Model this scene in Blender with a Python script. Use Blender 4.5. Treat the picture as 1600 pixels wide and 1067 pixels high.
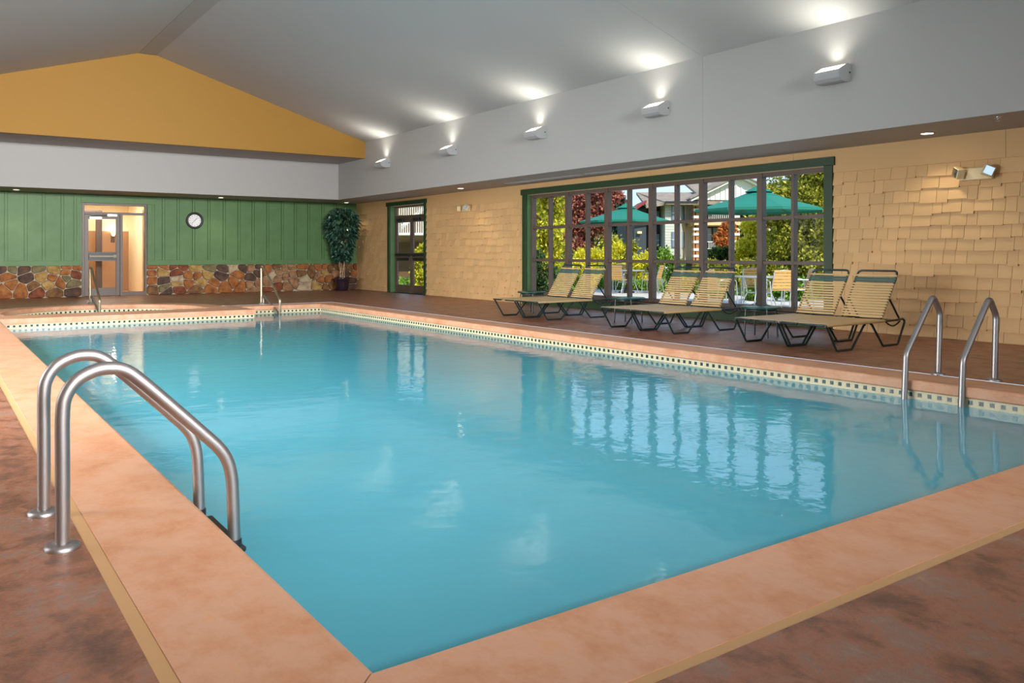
import bpy, bmesh, math, random
from mathutils import Vector, Matrix
random.seed(7)
S = bpy.context.scene
for o in list(bpy.data.objects): bpy.data.objects.remove(o)
COL = S.collection
PI = math.pi

# ------------------------------------------------------------------ camera, sky, sun, exposure
TH = math.radians(35.23); H = 1.1; FPX = 1292.4; VH = 395.6
cd = bpy.data.cameras.new('camera'); cam = bpy.data.objects.new('camera', cd); COL.objects.link(cam)
cd.sensor_width = 36; cd.lens = FPX/1600*36; cd.shift_y = -(533.5-VH)/1600; cd.clip_end = 500; cd.clip_start = .05
cam.location = (0, 0, H); cam.rotation_euler = (PI/2, 0, -TH); S.camera = cam
S.view_settings.view_transform = 'Standard'; S.view_settings.look = 'None'
S.view_settings.exposure = 0; S.view_settings.gamma = 1; S.view_settings.use_curve_mapping = False
S.cycles.use_denoising = True; S.cycles.max_bounces = 8; S.cycles.diffuse_bounces = 5
S.cycles.transparent_max_bounces = 12; S.cycles.caustics_reflective = False; S.cycles.caustics_refractive = False
S.cycles.sample_clamp_indirect = 6

W = bpy.data.worlds.new('world'); S.world = W; W.use_nodes = True
nt = W.node_tree; bg = nt.nodes['Background']
# clear autumn sky: pale blue at the horizon deepening evenly towards the zenith
tcw = nt.nodes.new('ShaderNodeTexCoord'); sxyz = nt.nodes.new('ShaderNodeSeparateXYZ'); skr = nt.nodes.new('ShaderNodeValToRGB')
nt.links.new(tcw.outputs['Generated'], sxyz.inputs[0]); nt.links.new(sxyz.outputs['Z'], skr.inputs[0]); nt.links.new(skr.outputs[0], bg.inputs[0])
for k, (p, c) in enumerate(((0, (.60,.76,.92,1)), (.30, (.50,.70,.95,1)), (1, (.24,.44,.82,1)))):
    el = skr.color_ramp.elements[k] if k < 2 else skr.color_ramp.elements.new(p)
    el.position = p; el.color = c
bg.inputs[1].default_value = 1.45
sd = bpy.data.lights.new('sun', 'SUN'); sd.energy = 5.2; sd.angle = .01; sd.color = (1, .93, .8)
so = bpy.data.objects.new('sun', sd); COL.objects.link(so)
so.rotation_euler = Vector((.10, .80, -.72)).to_track_quat('-Z', 'Y').to_euler()

def area_light(name, loc, direction, sx, sy, energy, color, spread=180):
    l = bpy.data.lights.new(name, 'AREA'); l.shape = 'RECTANGLE'; l.size = sx; l.size_y = sy
    l.energy = energy; l.color = color; l.spread = math.radians(spread)
    o = bpy.data.objects.new(name, l); COL.objects.link(o); o.location = loc
    o.rotation_euler = Vector(direction).to_track_quat('-Z', 'Y').to_euler()
    return o
# added fill lights outside invented glazing, on the left and behind the camera
area_light('fill_left', (-2.95, 11.6, 1.35), (1, .05, -.40), 12.6, 2.0, 740, (1, .99, .985), 94)
area_light('fill_back', (2.6, -4.4, 3.6), (-.05, 1, -.035), 6.0, 1.5, 800, (1, .985, .985), 62)

# ------------------------------------------------------------------ helpers
def lin(c):
    return tuple(((v/255)/12.92 if v/255 <= .04045 else ((v/255+.055)/1.055)**2.4) for v in c) + (1,)
def at(u, d):           # ground point under photo column u at distance d along the view
    r = (u-800)/FPX*d
    return (d*math.sin(TH)+r*math.cos(TH), d*math.cos(TH)-r*math.sin(TH))
def hz(v, d): return H-(v-VH)/FPX*d

class MB:
    def __init__(s): s.v = []; s.f = []; s.sm = []
    def add(s, vs, fs, smooth=False):
        n = len(s.v); s.v += [tuple(p) for p in vs]
        for f in fs: s.f.append(tuple(i+n for i in f)); s.sm.append(smooth)
        return s
    def box(s, x0, x1, y0, y1, z0, z1, M=None):
        vs = [Vector((x, y, z)) for z in (z0, z1) for y in (y0, y1) for x in (x0, x1)]
        if M: vs = [M @ p for p in vs]
        return s.add(vs, [(0,2,3,1),(4,5,7,6),(0,1,5,4),(2,6,7,3),(0,4,6,2),(1,3,7,5)])
    def bbox(s, x0, x1, y0, y1, z0, z1, b=.006, M=None):      # box with chamfered edges
        vs = []; cx = (x0, x1); cy = (y0, y1); cz = (z0, z1); idx = {}
        for i in (0,1):
            for j in (0,1):
                for k in (0,1):
                    for a in range(3):
                        p = [cx[i], cy[j], cz[k]]; sg = [1 if q == 0 else -1 for q in (i,j,k)]
                        for m in range(3):
                            if m != a: p[m] += sg[m]*b
                        idx[i,j,k,a] = len(vs); vs.append(Vector(p))
        fs = []
        for a in range(3):
            o1, o2 = [m for m in range(3) if m != a]
            for e in (0,1):
                q = []
                for (p, r) in ((0,0),(1,0),(1,1),(0,1)):
                    t = [0,0,0]; t[a] = e; t[o1] = p; t[o2] = r; q.append(idx[t[0],t[1],t[2],a])
                fs.append(q)
        for a in range(3):                    # edges along axis a
            o1, o2 = [m for m in range(3) if m != a]
            for p in (0,1):
                for r in (0,1):
                    t0 = [0,0,0]; t1 = [0,0,0]; t1[a] = 1
                    for t in (t0,t1): t[o1] = p; t[o2] = r
                    fs.append([idx[(*t0, o1)], idx[(*t1, o1)], idx[(*t1, o2)], idx[(*t0, o2)]])
        for i in (0,1):
            for j in (0,1):
                for k in (0,1): fs.append([idx[i,j,k,0], idx[i,j,k,1], idx[i,j,k,2]])
        if M: vs = [M @ p for p in vs]
        return s.add(vs, fs)
    def tube(s, path, r, n=12, closed=False, caps=True):
        P = [Vector(p) for p in path]; m = len(P); rs = r if isinstance(r, (list, tuple)) else [r]*m
        T = []
        for i in range(m):
            a = P[i-1] if (i or closed) else P[0]; b = P[(i+1) % m] if (i < m-1 or closed) else P[-1]
            T.append((b-a).normalized())
        up = Vector((0,0,1)) if abs(T[0].z) < .9 else Vector((1,0,0))
        N = (up-T[0]*up.dot(T[0])).normalized(); vs = []
        for i in range(m):
            if i:
                N = N-T[i]*N.dot(T[i])
                N.normalize()
            B = T[i].cross(N)
            for k in range(n):
                a = 2*PI*k/n; vs.append(P[i]+(N*math.cos(a)+B*math.sin(a))*rs[i])
        fs = []
        for i in range(m if closed else m-1):
            for k in range(n):
                j = (i+1) % m; fs.append((i*n+k, i*n+(k+1)%n, j*n+(k+1)%n, j*n+k))
        s.add(vs, fs, True)
        if caps and not closed:
            s.add(vs[:n], [tuple(range(n))[::-1]]); s.add(vs[-n:], [tuple(range(n))])
        return s
    def lathe(s, prof, n=24, c=(0,0,0), smooth=True, cap=True):
        vs = []; fs = []
        for r, z in prof:
            for k in range(n): vs.append((c[0]+r*math.cos(2*PI*k/n), c[1]+r*math.sin(2*PI*k/n), c[2]+z))
        for i in range(len(prof)-1):
            for k in range(n): fs.append((i*n+k, i*n+(k+1)%n, (i+1)*n+(k+1)%n, (i+1)*n+k))
        s.add(vs, fs, smooth)
        if cap:
            s.add(vs[:n], [tuple(range(n))[::-1]]); s.add(vs[-n:], [tuple(range(n))])
        return s
    def prism(s, poly, lo, hi, axis='z'):      # extrude a 2-D polygon
        def mk(a, b, h):
            return {'z': (a,b,h), 'x': (h,a,b), 'y': (a,h,b)}[axis]
        n = len(poly); vs = [mk(a,b,lo) for a,b in poly]+[mk(a,b,hi) for a,b in poly]
        fs = [tuple(range(n))[::-1], tuple(range(n,2*n))]+[(i,(i+1)%n,(i+1)%n+n,i+n) for i in range(n)]
        return s.add(vs, fs)
    def mesh(s, name):
        me = bpy.data.meshes.new(name); me.from_pydata(s.v, [], s.f); me.update()
        bm = bmesh.new(); bm.from_mesh(me); bmesh.ops.recalc_face_normals(bm, faces=bm.faces); bm.to_mesh(me); bm.free()
        me.polygons.foreach_set('use_smooth', s.sm); me.update()
        return me
    def build(s, name, mat, parent=None):
        return link(name, s.mesh(name), mat, parent)
def link(name, me, mat, parent=None):
    o = bpy.data.objects.new(name, me); COL.objects.link(o)
    if mat and not me.materials: me.materials.append(mat)
    if parent: o.parent = parent
    return o
def tag(o, label=None, cat=None, group=None, kind=None):
    if label: o['label'] = label
    if cat: o['category'] = cat
    if group: o['group'] = group
    if kind: o['kind'] = kind
    return o
def thing(name, label, cat, loc=(0,0,0), rz=0, group=None, kind=None):
    o = bpy.data.objects.new(name, None); COL.objects.link(o); o.location = loc; o.rotation_euler = (0,0,rz)
    o.empty_display_size = .1
    return tag(o, label, cat, group, kind)
def struct(name, mb, mat, label=None):
    o = mb.build(name, mat); return tag(o, label, None, None, 'structure')
def copy_tree(o, parent=None):
    c = o.copy(); COL.objects.link(c)
    if parent: c.parent = parent
    for ch in list(o.children): copy_tree(ch, c)
    return c
def fillet(pts, rad, n=6):
    P = [Vector(p) for p in pts]; out = [P[0]]
    for i in range(1, len(P)-1):
        r = rad[i] if isinstance(rad, (list, tuple)) else rad
        a = (P[i-1]-P[i]); b = (P[i+1]-P[i]); la, lb = a.length, b.length; a.normalize(); b.normalize()
        ang = a.angle(b); t = min(r/math.tan(ang/2), la*.49, lb*.49)
        if t < 1e-4: out.append(P[i]); continue
        p0 = P[i]+a*t; p1 = P[i]+b*t
        for k in range(n+1):
            q = k/n; out.append(p0*(1-q)**2+P[i]*2*q*(1-q)+p1*q*q)
    out.append(P[-1]); return out

def smooth_path(pts, n=5):      # Catmull-Rom through the points
    P = [Vector(p) for p in pts]; P = [P[0]*2-P[1]]+P+[P[-1]*2-P[-2]]; out = []
    for i in range(1, len(P)-2):
        a, b, c, d = P[i-1:i+3]
        for k in range(n):
            t = k/n; out.append(.5*((2*b)+(c-a)*t+(2*a-5*b+4*c-d)*t*t+(3*b-a-3*c+d)*t*t*t))
    return out+[P[-2]]
# ------------------------------------------------------------------ materials
MATS = {}
def mat(name, col, rough=.6, metal=0, spec=.5, noise=None, bump=None, coat=0, coords='Object', emit=None, trans=None):
    """noise=(scale, detail, [(pos,col),...], stretch) recolours; bump=(scale, strength, distance)"""
    m = bpy.data.materials.new(name); m.use_nodes = True; t = m.node_tree; b = t.nodes['Principled BSDF']
    b.inputs['Base Color'].default_value = lin(col); b.inputs['Roughness'].default_value = rough
    b.inputs['Metallic'].default_value = metal; b.inputs['Specular IOR Level'].default_value = spec
    if coat: b.inputs['Coat Weight'].default_value = coat
    tc = t.nodes.new('ShaderNodeTexCoord') if (noise or bump) else None
    def noise_node(scale, detail, stretch=None, rough_=.6):
        nn = t.nodes.new('ShaderNodeTexNoise'); nn.inputs['Scale'].default_value = scale; nn.inputs['Detail'].default_value = detail
        nn.inputs['Roughness'].default_value = .74 if detail >= 12 else rough_
        mp = t.nodes.new('ShaderNodeMapping'); t.links.new(tc.outputs[coords], mp.inputs[0]); t.links.new(mp.outputs[0], nn.inputs[0])
        if stretch: mp.inputs['Scale'].default_value = stretch
        return nn
    if noise:
        sc, det, stops = noise[:3]
        nn = noise_node(sc, det, noise[3] if len(noise) > 3 else None)
        rp = t.nodes.new('ShaderNodeValToRGB'); els = rp.color_ramp.elements
        for i, (p, c) in enumerate(stops):
            e = els[i] if i < 2 else els.new(p)
            e.position = p; e.color = lin(c)
        t.links.new(nn.outputs[0], rp.inputs[0]); t.links.new(rp.outputs[0], b.inputs['Base Color'])
    if bump:
        nb = noise_node(bump[0], 6, bump[3] if len(bump) > 3 else None)
        bn = t.nodes.new('ShaderNodeBump'); bn.inputs['Strength'].default_value = bump[1]; bn.inputs['Distance'].default_value = bump[2]
        t.links.new(nb.outputs[0], bn.inputs['Height']); t.links.new(bn.outputs[0], b.inputs['Normal'])
    if emit:
        b.inputs['Emission Color'].default_value = lin(emit[0]); b.inputs['Emission Strength'].default_value = emit[1]
    MATS[name] = m; return m
def rnd_tint(m, amt_h=.03, amt_v=.25):
    """each separate object gets its own slight shade of the material's colour"""
    t = m.node_tree; b = t.nodes['Principled BSDF']; oi = t.nodes.new('ShaderNodeObjectInfo')
    hs = t.nodes.new('ShaderNodeHueSaturation'); mr = t.nodes.new('ShaderNodeMapRange')
    mr.inputs[3].default_value = 1-amt_v; mr.inputs[4].default_value = 1+amt_v
    ge = t.nodes.new('ShaderNodeNewGeometry'); ad = t.nodes.new('ShaderNodeMath'); ad.operation = 'ADD'; fc = t.nodes.new('ShaderNodeMath'); fc.operation = 'FRACT'
    t.links.new(oi.outputs['Random'], ad.inputs[0]); t.links.new(ge.outputs['Random Per Island'], ad.inputs[1]); t.links.new(ad.outputs[0], fc.inputs[0]); t.links.new(fc.outputs[0], mr.inputs[0])
    t.links.new(mr.outputs[0], hs.inputs['Value'])
    bc = b.inputs['Base Color']
    if bc.is_linked: t.links.new(bc.links[0].from_socket, hs.inputs['Color'])
    else: hs.inputs['Color'].default_value = bc.default_value
    t.links.new(hs.outputs[0], bc); return m

white = mat('white_paint', (168,166,163), .7)
ceil_m = mat('ceiling_paint', (184,183,181), .75, bump=(60, .05, .002))
yellow = mat('ochre_paint', (158,115,40), .7)
green_m = mat('green_paint', (92,132,80), .55, noise=(3, 3, [(.3,(80,116,66)),(.7,(90,126,77))]))
green_d = mat('dark_green_trim', (31,58,26), .5)
shingle_m = rnd_tint(mat('peach_shingle', (212,172,120), .65, bump=(40, .15, .003, (1,1,.2))), 0, .075)
frieze_m = mat('peach_board', (206,166,114), .65)
mortar = mat('mortar', (188,174,152), .9, bump=(30, .5, .01))
deck_m = mat('stained_concrete', (150,100,82), .38, noise=(4.2, 13, [(.30,(80,56,46)),(.43,(128,86,66)),(.51,(162,106,80)),(.58,(146,114,99)),(.70,(180,136,104))], (1,.7,1)), bump=(14, .7, .014))
coping_m = mat('peach_concrete', (206,150,122), .5, noise=(4.0, 12, [(.3,(198,130,92)),(.45,(212,152,114)),(.58,(218,166,134)),(.72,(222,152,98))], (1,.7,1)), bump=(25, .3, .004))
joint_m = mat('tan_joint', (202,156,108), .7, bump=(60, .2, .002))
tile_w = mat('cream_tile', (220,206,170), .25)
tile_d = mat('dark_green_tile', (30,62,62), .2)
plaster = mat('aqua_plaster', (120,205,220), .7)
steel = mat('brushed_steel', (170,164,162), .44, 1, bump=(120, .05, .001, (1,1,12)))
brass = mat('warm_steel', (190,176,150), .4, 1)
brass_d = mat('dull_brass', (176,164,140), .6)
black = mat('black_plastic', (26,27,29), .4)
bronze = mat('bronze_aluminium', (92,76,66), .42, .0, .5)
bronze_d = mat('dark_bronze_aluminium', (86,70,60), .4, .0, .5)
alu = mat('aluminium', (205,208,212), .3, 1)
strap = mat('tan_vinyl_strap', (206,174,122), .45)
strap_g = mat('green_vinyl_strap', (76,98,92), .45)
frame_g = mat('dark_green_tube', (24,44,44), .3, .0, .6)
table_g = mat('dark_green_laminate', (34,74,66), .18)
lampbody = mat('lamp_grey', (168,168,168), .5)
cream = mat('cream_plastic', (226,206,160), .5)
chrome = mat('mirror_chrome', (235,238,240), .08, 1)
pot_m = mat('plum_glazed_pot', (48,34,44), .25)
soil = mat('soil', (50,36,28), .9)
bark_l = mat('pale_bark', (206,170,132), .8, noise=(14, 4, [(.35,(150,112,84)),(.65,(222,192,156))]))
bark = mat('dark_bark', (72,56,44), .9, bump=(12, .6, .03))
STONE = {
 'O': mat('rust_stone', (151,92,43), .8, noise=(7, 8, [(.28,(96,51,23)),(.5,(153,92,42)),(.7,(175,117,58))]), bump=(16,.6,.012)),
 'R': mat('red_stone', (120,64,36), .8, noise=(7, 8, [(.3,(72,38,25)),(.5,(125,64,36)),(.7,(146,83,48))]), bump=(16,.6,.012)),
 'D': mat('umber_stone', (82,59,48), .8, noise=(7, 8, [(.3,(46,34,33)),(.5,(82,59,47)),(.7,(113,79,58))]), bump=(16,.6,.012)),
 'B': mat('brown_stone', (118,79,47), .8, noise=(7, 8, [(.3,(67,44,28)),(.5,(118,81,45)),(.7,(149,106,62))]), bump=(16,.6,.012)),
 'Y': mat('gold_stone', (166,131,70), .8, noise=(7, 8, [(.28,(113,81,36)),(.5,(166,131,68)),(.7,(190,161,105))]), bump=(16,.6,.012)),
 'G': mat('olive_stone', (116,104,72), .8, noise=(7, 8, [(.3,(79,71,50)),(.5,(116,104,70)),(.7,(137,122,87))]), bump=(16,.6,.012)),
 'T': mat('tan_stone', (151,111,77), .8, noise=(7, 8, [(.3,(96,64,45)),(.5,(151,109,73)),(.7,(177,139,100))]), bump=(16,.6,.012)),
 'P': mat('pale_stone', (184,164,136), .8, noise=(7, 8, [(.3,(137,111,73)),(.5,(182,159,126)),(.7,(197,179,154))]), bump=(16,.6,.012))}

def glass_mat(name, tint=(1,1,1), ior=1.45):
    m = bpy.data.materials.new(name); m.use_nodes = True; t = m.node_tree; t.nodes.remove(t.nodes['Principled BSDF'])
    out = t.nodes['Material Output']; fr = t.nodes.new('ShaderNodeFresnel'); ge = t.nodes.new('ShaderNodeNewGeometry'); mi = t.nodes.new('ShaderNodeMapRange')
    mi.inputs[3].default_value = ior; mi.inputs[4].default_value = 1/ior; t.links.new(ge.outputs['Backfacing'], mi.inputs[0]); t.links.new(mi.outputs[0], fr.inputs[0])   # same reflectance from both faces
    tr = t.nodes.new('ShaderNodeBsdfTransparent'); tr.inputs[0].default_value = (*tint, 1)
    gl = t.nodes.new('ShaderNodeBsdfGlossy'); gl.inputs['Roughness'].default_value = 0
    mx = t.nodes.new('ShaderNodeMixShader'); t.links.new(fr.outputs[0], mx.inputs[0]); t.links.new(tr.outputs[0], mx.inputs[1]); t.links.new(gl.outputs[0], mx.inputs[2])
    t.links.new(mx.outputs[0], out.inputs[0]); return m
glass = glass_mat('clear_glass', (.97,.98,.98), 1.1)

def water_mat(name, col, bump=.5):
    m = bpy.data.materials.new(name); m.use_nodes = True; t = m.node_tree; t.nodes.remove(t.nodes['Principled BSDF'])
    out = t.nodes['Material Output']; N = t.nodes.new; L = t.links.new
    tc = N('ShaderNodeTexCoord'); n1 = N('ShaderNodeTexNoise'); n1.inputs['Scale'].default_value = 3.6; n1.inputs['Detail'].default_value = 4; n1.inputs['Roughness'].default_value = .55
    L(tc.outputs['Object'], n1.inputs[0])
    bp = N('ShaderNodeBump'); bp.inputs['Strength'].default_value = bump; bp.inputs['Distance'].default_value = .0085; L(n1.outputs[0], bp.inputs['Height'])
    fr = N('ShaderNodeFresnel'); fr.inputs[0].default_value = 1.42; L(bp.outputs[0], fr.inputs['Normal'])
    gl = N('ShaderNodeBsdfGlossy'); gl.inputs['Roughness'].default_value = .004; L(bp.outputs[0], gl.inputs['Normal'])
    df = N('ShaderNodeBsdfDiffuse'); df.inputs[0].default_value = lin(col)
    n2 = N('ShaderNodeTexNoise'); n2.inputs['Scale'].default_value = .35; n2.inputs['Detail'].default_value = 3; L(tc.outputs['Object'], n2.inputs[0])
    rp = N('ShaderNodeValToRGB'); L(n2.outputs[0], rp.inputs[0])
    rp.color_ramp.elements[0].position = .35; rp.color_ramp.elements[0].color = lin(tuple(int(c*.955) for c in col))
    rp.color_ramp.elements[1].position = .65; rp.color_ramp.elements[1].color = lin(col)
    L(rp.outputs[0], df.inputs[0])
    tr = N('ShaderNodeBsdfTransparent'); tr.inputs[0].default_value = (.55,.85,.9,1)
    m1 = N('ShaderNodeMixShader'); m1.inputs[0].default_value = .12; L(df.outputs[0], m1.inputs[1]); L(tr.outputs[0], m1.inputs[2])
    m2 = N('ShaderNodeMixShader'); fm = N('ShaderNodeMath'); fm.operation = 'MULTIPLY'; fm.inputs[1].default_value = 1.0; L(fr.outputs[0], fm.inputs[0]); L(fm.outputs[0], m2.inputs[0]); L(m1.outputs[0], m2.inputs[1]); L(gl.outputs[0], m2.inputs[2])
    L(m2.outputs[0], out.inputs[0]); return m
water_m = water_mat('pool_water', (96,192,214))

def leaf_mat(name, c1, c2, c3, rough=.5, transl=.25):
    m = bpy.data.materials.new(name); m.use_nodes = True; t = m.node_tree; b = t.nodes['Principled BSDF']; N = t.nodes.new; L = t.links.new
    g = N('ShaderNodeNewGeometry'); rp = N('ShaderNodeValToRGB'); els = rp.color_ramp.elements
    els[0].position = 0; els[0].color = lin(c1); els[1].position = .5; els[1].color = lin(c2); e = els.new(1); e.color = lin(c3)
    L(g.outputs['Random Per Island'], rp.inputs[0]); L(rp.outputs[0], b.inputs['Base Color'])
    b.inputs['Roughness'].default_value = rough; b.inputs['Specular IOR Level'].default_value = .3
    tl = N('ShaderNodeBsdfTranslucent'); L(rp.outputs[0], tl.inputs[0]); mx = N('ShaderNodeMixShader'); mx.inputs[0].default_value = transl
    L(b.outputs[0], mx.inputs[1]); L(tl.outputs[0], mx.inputs[2]); L(mx.outputs[0], t.nodes['Material Output'].inputs[0]); return m
leaf_yg = leaf_mat('yellow_green_leaf', (120,130,30), (190,190,50), (228,214,70))
leaf_y = leaf_mat('bright_yellow_leaf', (170,170,30), (232,220,50), (246,234,90))
leaf_ol = leaf_mat('olive_leaf', (84,98,32), (160,160,50), (206,196,80))
leaf_red = leaf_mat('maple_leaf', (92,44,44), (168,92,80), (206,140,112))
leaf_or = leaf_mat('orange_leaf', (150,80,40), (214,120,70), (220,170,80))
leaf_g = leaf_mat('green_leaf', (58,96,40), (116,160,60), (170,200,80))
leaf_dk = leaf_mat('dark_green_leaf', (24,44,24), (46,74,36), (80,110,50))
leaf_fir = leaf_mat('fir_needle', (24,44,40), (44,70,60), (66,92,76))
leaf_fic = leaf_mat('ficus_leaf', (14,34,26), (36,70,56), (96,140,118), .25, .08)

# ------------------------------------------------------------------ key dimensions (metres; deck level = 0)
XW, YW, XL, YB = 10.67, 23.32, -2.57, -4.0      # right wall, far wall, left wall, back wall
ZS, XF, YF, YG = 2.60, 9.40, 21.75, 20.0        # soffit height, right fascia, far fascia, gable plane
XR, ZR, ZE = 4.05, 5.65, 4.02                   # ridge x, ridge height, eave height
XFL = 2*XR-XF
PX0, PX1, PY0, PY1, PYS, PXS = .94, 7.0, 1.975, 17.15, 16.15, 5.22   # pool water outline (PYS: face of spa wall, left of PXS)
ZT, ZWT = -.095, -.165                          # tile top, water level
SPA_Y0 = 17.05
def spa_pts(g=0, n=28):
    c = (2.85, 17.5); rx, ry = 1.78+g, 1.98+g; out = []
    for k in range(n+1):
        a = -.14+(PI+.28)*k/n; out.append((c[0]+rx*math.cos(a), max(c[1]+ry*math.sin(a), SPA_Y0-g)))
    return out

# ------------------------------------------------------------------ floor with the two basins cut out
def ring_fill(outer, holes, z):
    bm = bmesh.new()
    def loop(pts):
        vs = [bm.verts.new((x, y, z)) for x, y in pts]; return [bm.edges.new((vs[i], vs[(i+1)%len(vs)])) for i in range(len(vs))]
    es = loop(outer)
    for h in holes: es += loop(h)
    bmesh.ops.triangle_fill(bm, use_beauty=True, use_dissolve=False, edges=es)
    bmesh.ops.recalc_face_normals(bm, faces=bm.faces)
    if sum(f.normal.z for f in bm.faces) < 0: bmesh.ops.reverse_faces(bm, faces=bm.faces)
    me = bpy.data.meshes.new('floor'); bm.to_mesh(me); bm.free(); return me
CW, JW = .41, .045
hole = [(PX0-CW-JW, PY0-CW-JW), (PX1+CW+JW, PY0-CW-JW), (PX1+CW+JW, PY1+CW+JW), (PXS-.1, PY1+CW+JW)]
spo = spa_pts(CW)
arc = [p for p in spo if p[1] > 17.62 and p[0] < PXS-.12]
hole += arc+[(PX0-CW-JW, arc[-1][1])]
fl_o = link('floor', ring_fill([(XL,YB),(XW+.2,YB),(XW+.2,YW+.2),(XL,YW+.2)], [hole], 0), deck_m)
tag(fl_o, kind='structure')

# ------------------------------------------------------------------ swimming pool
pool = thing('swimming_pool', 'long rectangular indoor swimming pool with turquoise water', 'swimming pool', (0,0,0))
mb = MB()   # basin shell
o8 = [(PX0,PY0),(PX1,PY0),(PX1,PY1),(PXS,PY1),(PXS,PYS),(PX0,PYS)]
for i in range(6):
    a, b = o8[i], o8[(i+1)%6]; mb.add([(*a,-1.5),(*b,-1.5),(*b,ZT-.06),(*a,ZT-.06)], [(0,1,2,3)])
mb.add([(*p,-1.5) for p in o8], [tuple(range(6))])
mb.build('basin', plaster, pool)
def tri_water(name, pts, z, parent):
    return link(name, ring_fill(pts, [], z), water_m, parent)
w = tri_water('water', o8, ZWT, pool); w['label'] = 'still turquoise pool water'
# tile bands: cream course, dark inlays set proud
def tile_band(segs, parent, z0=ZT-.085, z1=ZT, pitch=.085, sq=.034, proud=.004):
    base = MB(); dots = MB()
    for (a, b) in segs:
        a = Vector((*a,0)); b = Vector((*b,0)); d = (b-a); Lh = d.length; d.normalize(); n = Vector((-d.y, d.x, 0))  # n points into the water
        def q(mb_, s0, s1, za, zb, off):
            p = [a+d*s0-n*.02, a+d*s1-n*.02, a+d*s1+n*off, a+d*s0+n*off]
            mb_.add([(v.x,v.y,zz) for zz in (za,zb) for v in p], [(0,1,2,3),(4,7,6,5),(0,4,5,1),(1,5,6,2),(2,6,7,3),(3,7,4,0)])
        q(base, 0, Lh, z0, z1, .004)
        k = int(Lh/pitch); zc = (ZWT+z1)/2+.003
        for i in range(k):
            s0 = (i+.5)*pitch-sq/2; q(dots, s0, s0+sq, zc-sq/2, zc+sq/2, .004+proud)
    base.build('tile_band', tile_w, parent); t = dots.build('tile_inlay', tile_d, parent); t['kind'] = 'stuff'; t['label'] = 'small dark square tiles along the waterline'
tile_band([(o8[i], o8[(i+1)%6]) for i in range(6)], pool)
# coping slabs (rounded nose, overhanging the tile a little)
NOSE = .025
def coping_profile():   # (offset from the water edge outward, z)
    pr = []
    for k in range(7):
        a = -PI/2-(k/6)*PI/2*1.0
        pr.append((-NOSE+.03+.03*math.cos(a), -.062+ -.03+.03*0+.03*math.sin(a)+.03))
    pr = [(.0, ZT), (-NOSE+.008, ZT+.003), (-NOSE, ZT+.014), (-NOSE, -.022), (-NOSE+.006, -.008), (-NOSE+.02, .0)]
    return pr+[(CW, .0), (CW, -.12), (.0, -.12)]
def coping(path, inward, name, parent, closed=False, lab=None):
    """path: list of ((x,y),(nx,ny)) with outward offset direction (already mitred)"""
    pr = coping_profile(); m = len(pr); vs = []; fs = []
    for (p, nn) in path:
        for (o, z) in pr: vs.append((p[0]+nn[0]*o, p[1]+nn[1]*o, z))
    for i in range(len(path)-1):
        for k in range(m): fs.append((i*m+k, i*m+(k+1)%m, (i+1)*m+(k+1)%m, (i+1)*m+k))
    fs += [tuple(range(m)), tuple(range((len(path)-1)*m, len(path)*m))]
    o = MB().add(vs, fs).build(name, coping_m, parent)
    if lab: o['label'] = lab
    return o
G = .003
coping([((PX0,PYS-.03),(-1,0)),((PX0,PY0+G),(-1,-1))], 0, 'coping', pool)
coping([((PX0+G,PY0),(-1,-1)),((PX1-G,PY0),(1,-1))], 0, 'coping', pool)
coping([((PX1,PY0+G),(1,-1)),((PX1,PY1-G),(1,1))], 0, 'coping', pool)
coping([((PX1-G,PY1),(1,1)),((PXS+.03,PY1),(0,1))], 0, 'coping', pool)
# expansion joint strips around the coping
for (x0,x1,y0,y1) in ((PX0-CW-JW,PX0-CW,PY0-CW,17.6),(PX0-CW-JW,PX1+CW+JW,PY0-CW-JW,PY0-CW),(PX1+CW,PX1+CW+JW,PY0-CW,PY1+CW),(PXS+.03,PX1+CW+JW,PY1+CW,PY1+CW+JW)):
    MB().box(x0,x1,y0,y1,-.1,-.003).build('expansion_joint', joint_m, pool)

# ------------------------------------------------------------------ hot tub behind the dividing wall
spa = thing('hot_tub', 'round sunken hot tub behind the far left end of the pool', 'hot tub', (2.85,18.2,0))
def child_at(o, parent):    # keep world coordinates of a mesh that is given in world space
    o.parent = parent; o.matrix_parent_inverse = Matrix.Translation(-Vector(parent.location)); return o
sp = spa_pts()
loop = sp
mb = MB()
n = len(loop)
for i in range(n):
    a, b = loop[i], loop[(i+1)%n]; mb.add([(*a,-1),(*b,-1),(*b,ZT),(*a,ZT)], [(0,1,2,3)])
mb.add([(*p,-1) for p in loop], [tuple(range(n))]); child_at(mb.build('basin', plaster), spa)
w = link('water', ring_fill(loop, [], ZWT-.02), water_m); child_at(w, spa)
tb = MB(); td = MB(); acc = 0; nxt = .05
for i in range(n):
    a = Vector((*loop[i],0)); b = Vector((*loop[(i+1)%n],0)); d = b-a; Lh = d.length
    if Lh < 1e-5: continue
    d.normalize(); nn = Vector((-d.y,d.x,0))
    p = [a, b, b+nn*.006, a+nn*.006]
    tb.add([(v.x,v.y,z) for z in (ZT-.1,ZT) for v in p], [(0,1,2,3),(4,7,6,5),(0,4,5,1),(2,6,7,3)])
    while nxt < acc+Lh:
        c = a+d*(nxt-acc); q = [c-d*.018, c+d*.018, c+d*.018+nn*.011, c-d*.018+nn*.011]
        td.add([(v.x,v.y,z) for z in (ZT-.054,ZT-.018) for v in q], [(0,1,2,3),(4,7,6,5),(0,4,5,1),(2,6,7,3),(1,5,6,2),(3,7,4,0)]); nxt += .095
    acc += Lh
child_at(tb.build('tile_band', tile_w), spa); t = child_at(td.build('tile_inlay', tile_d), spa); t['kind'] = 'stuff'
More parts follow.
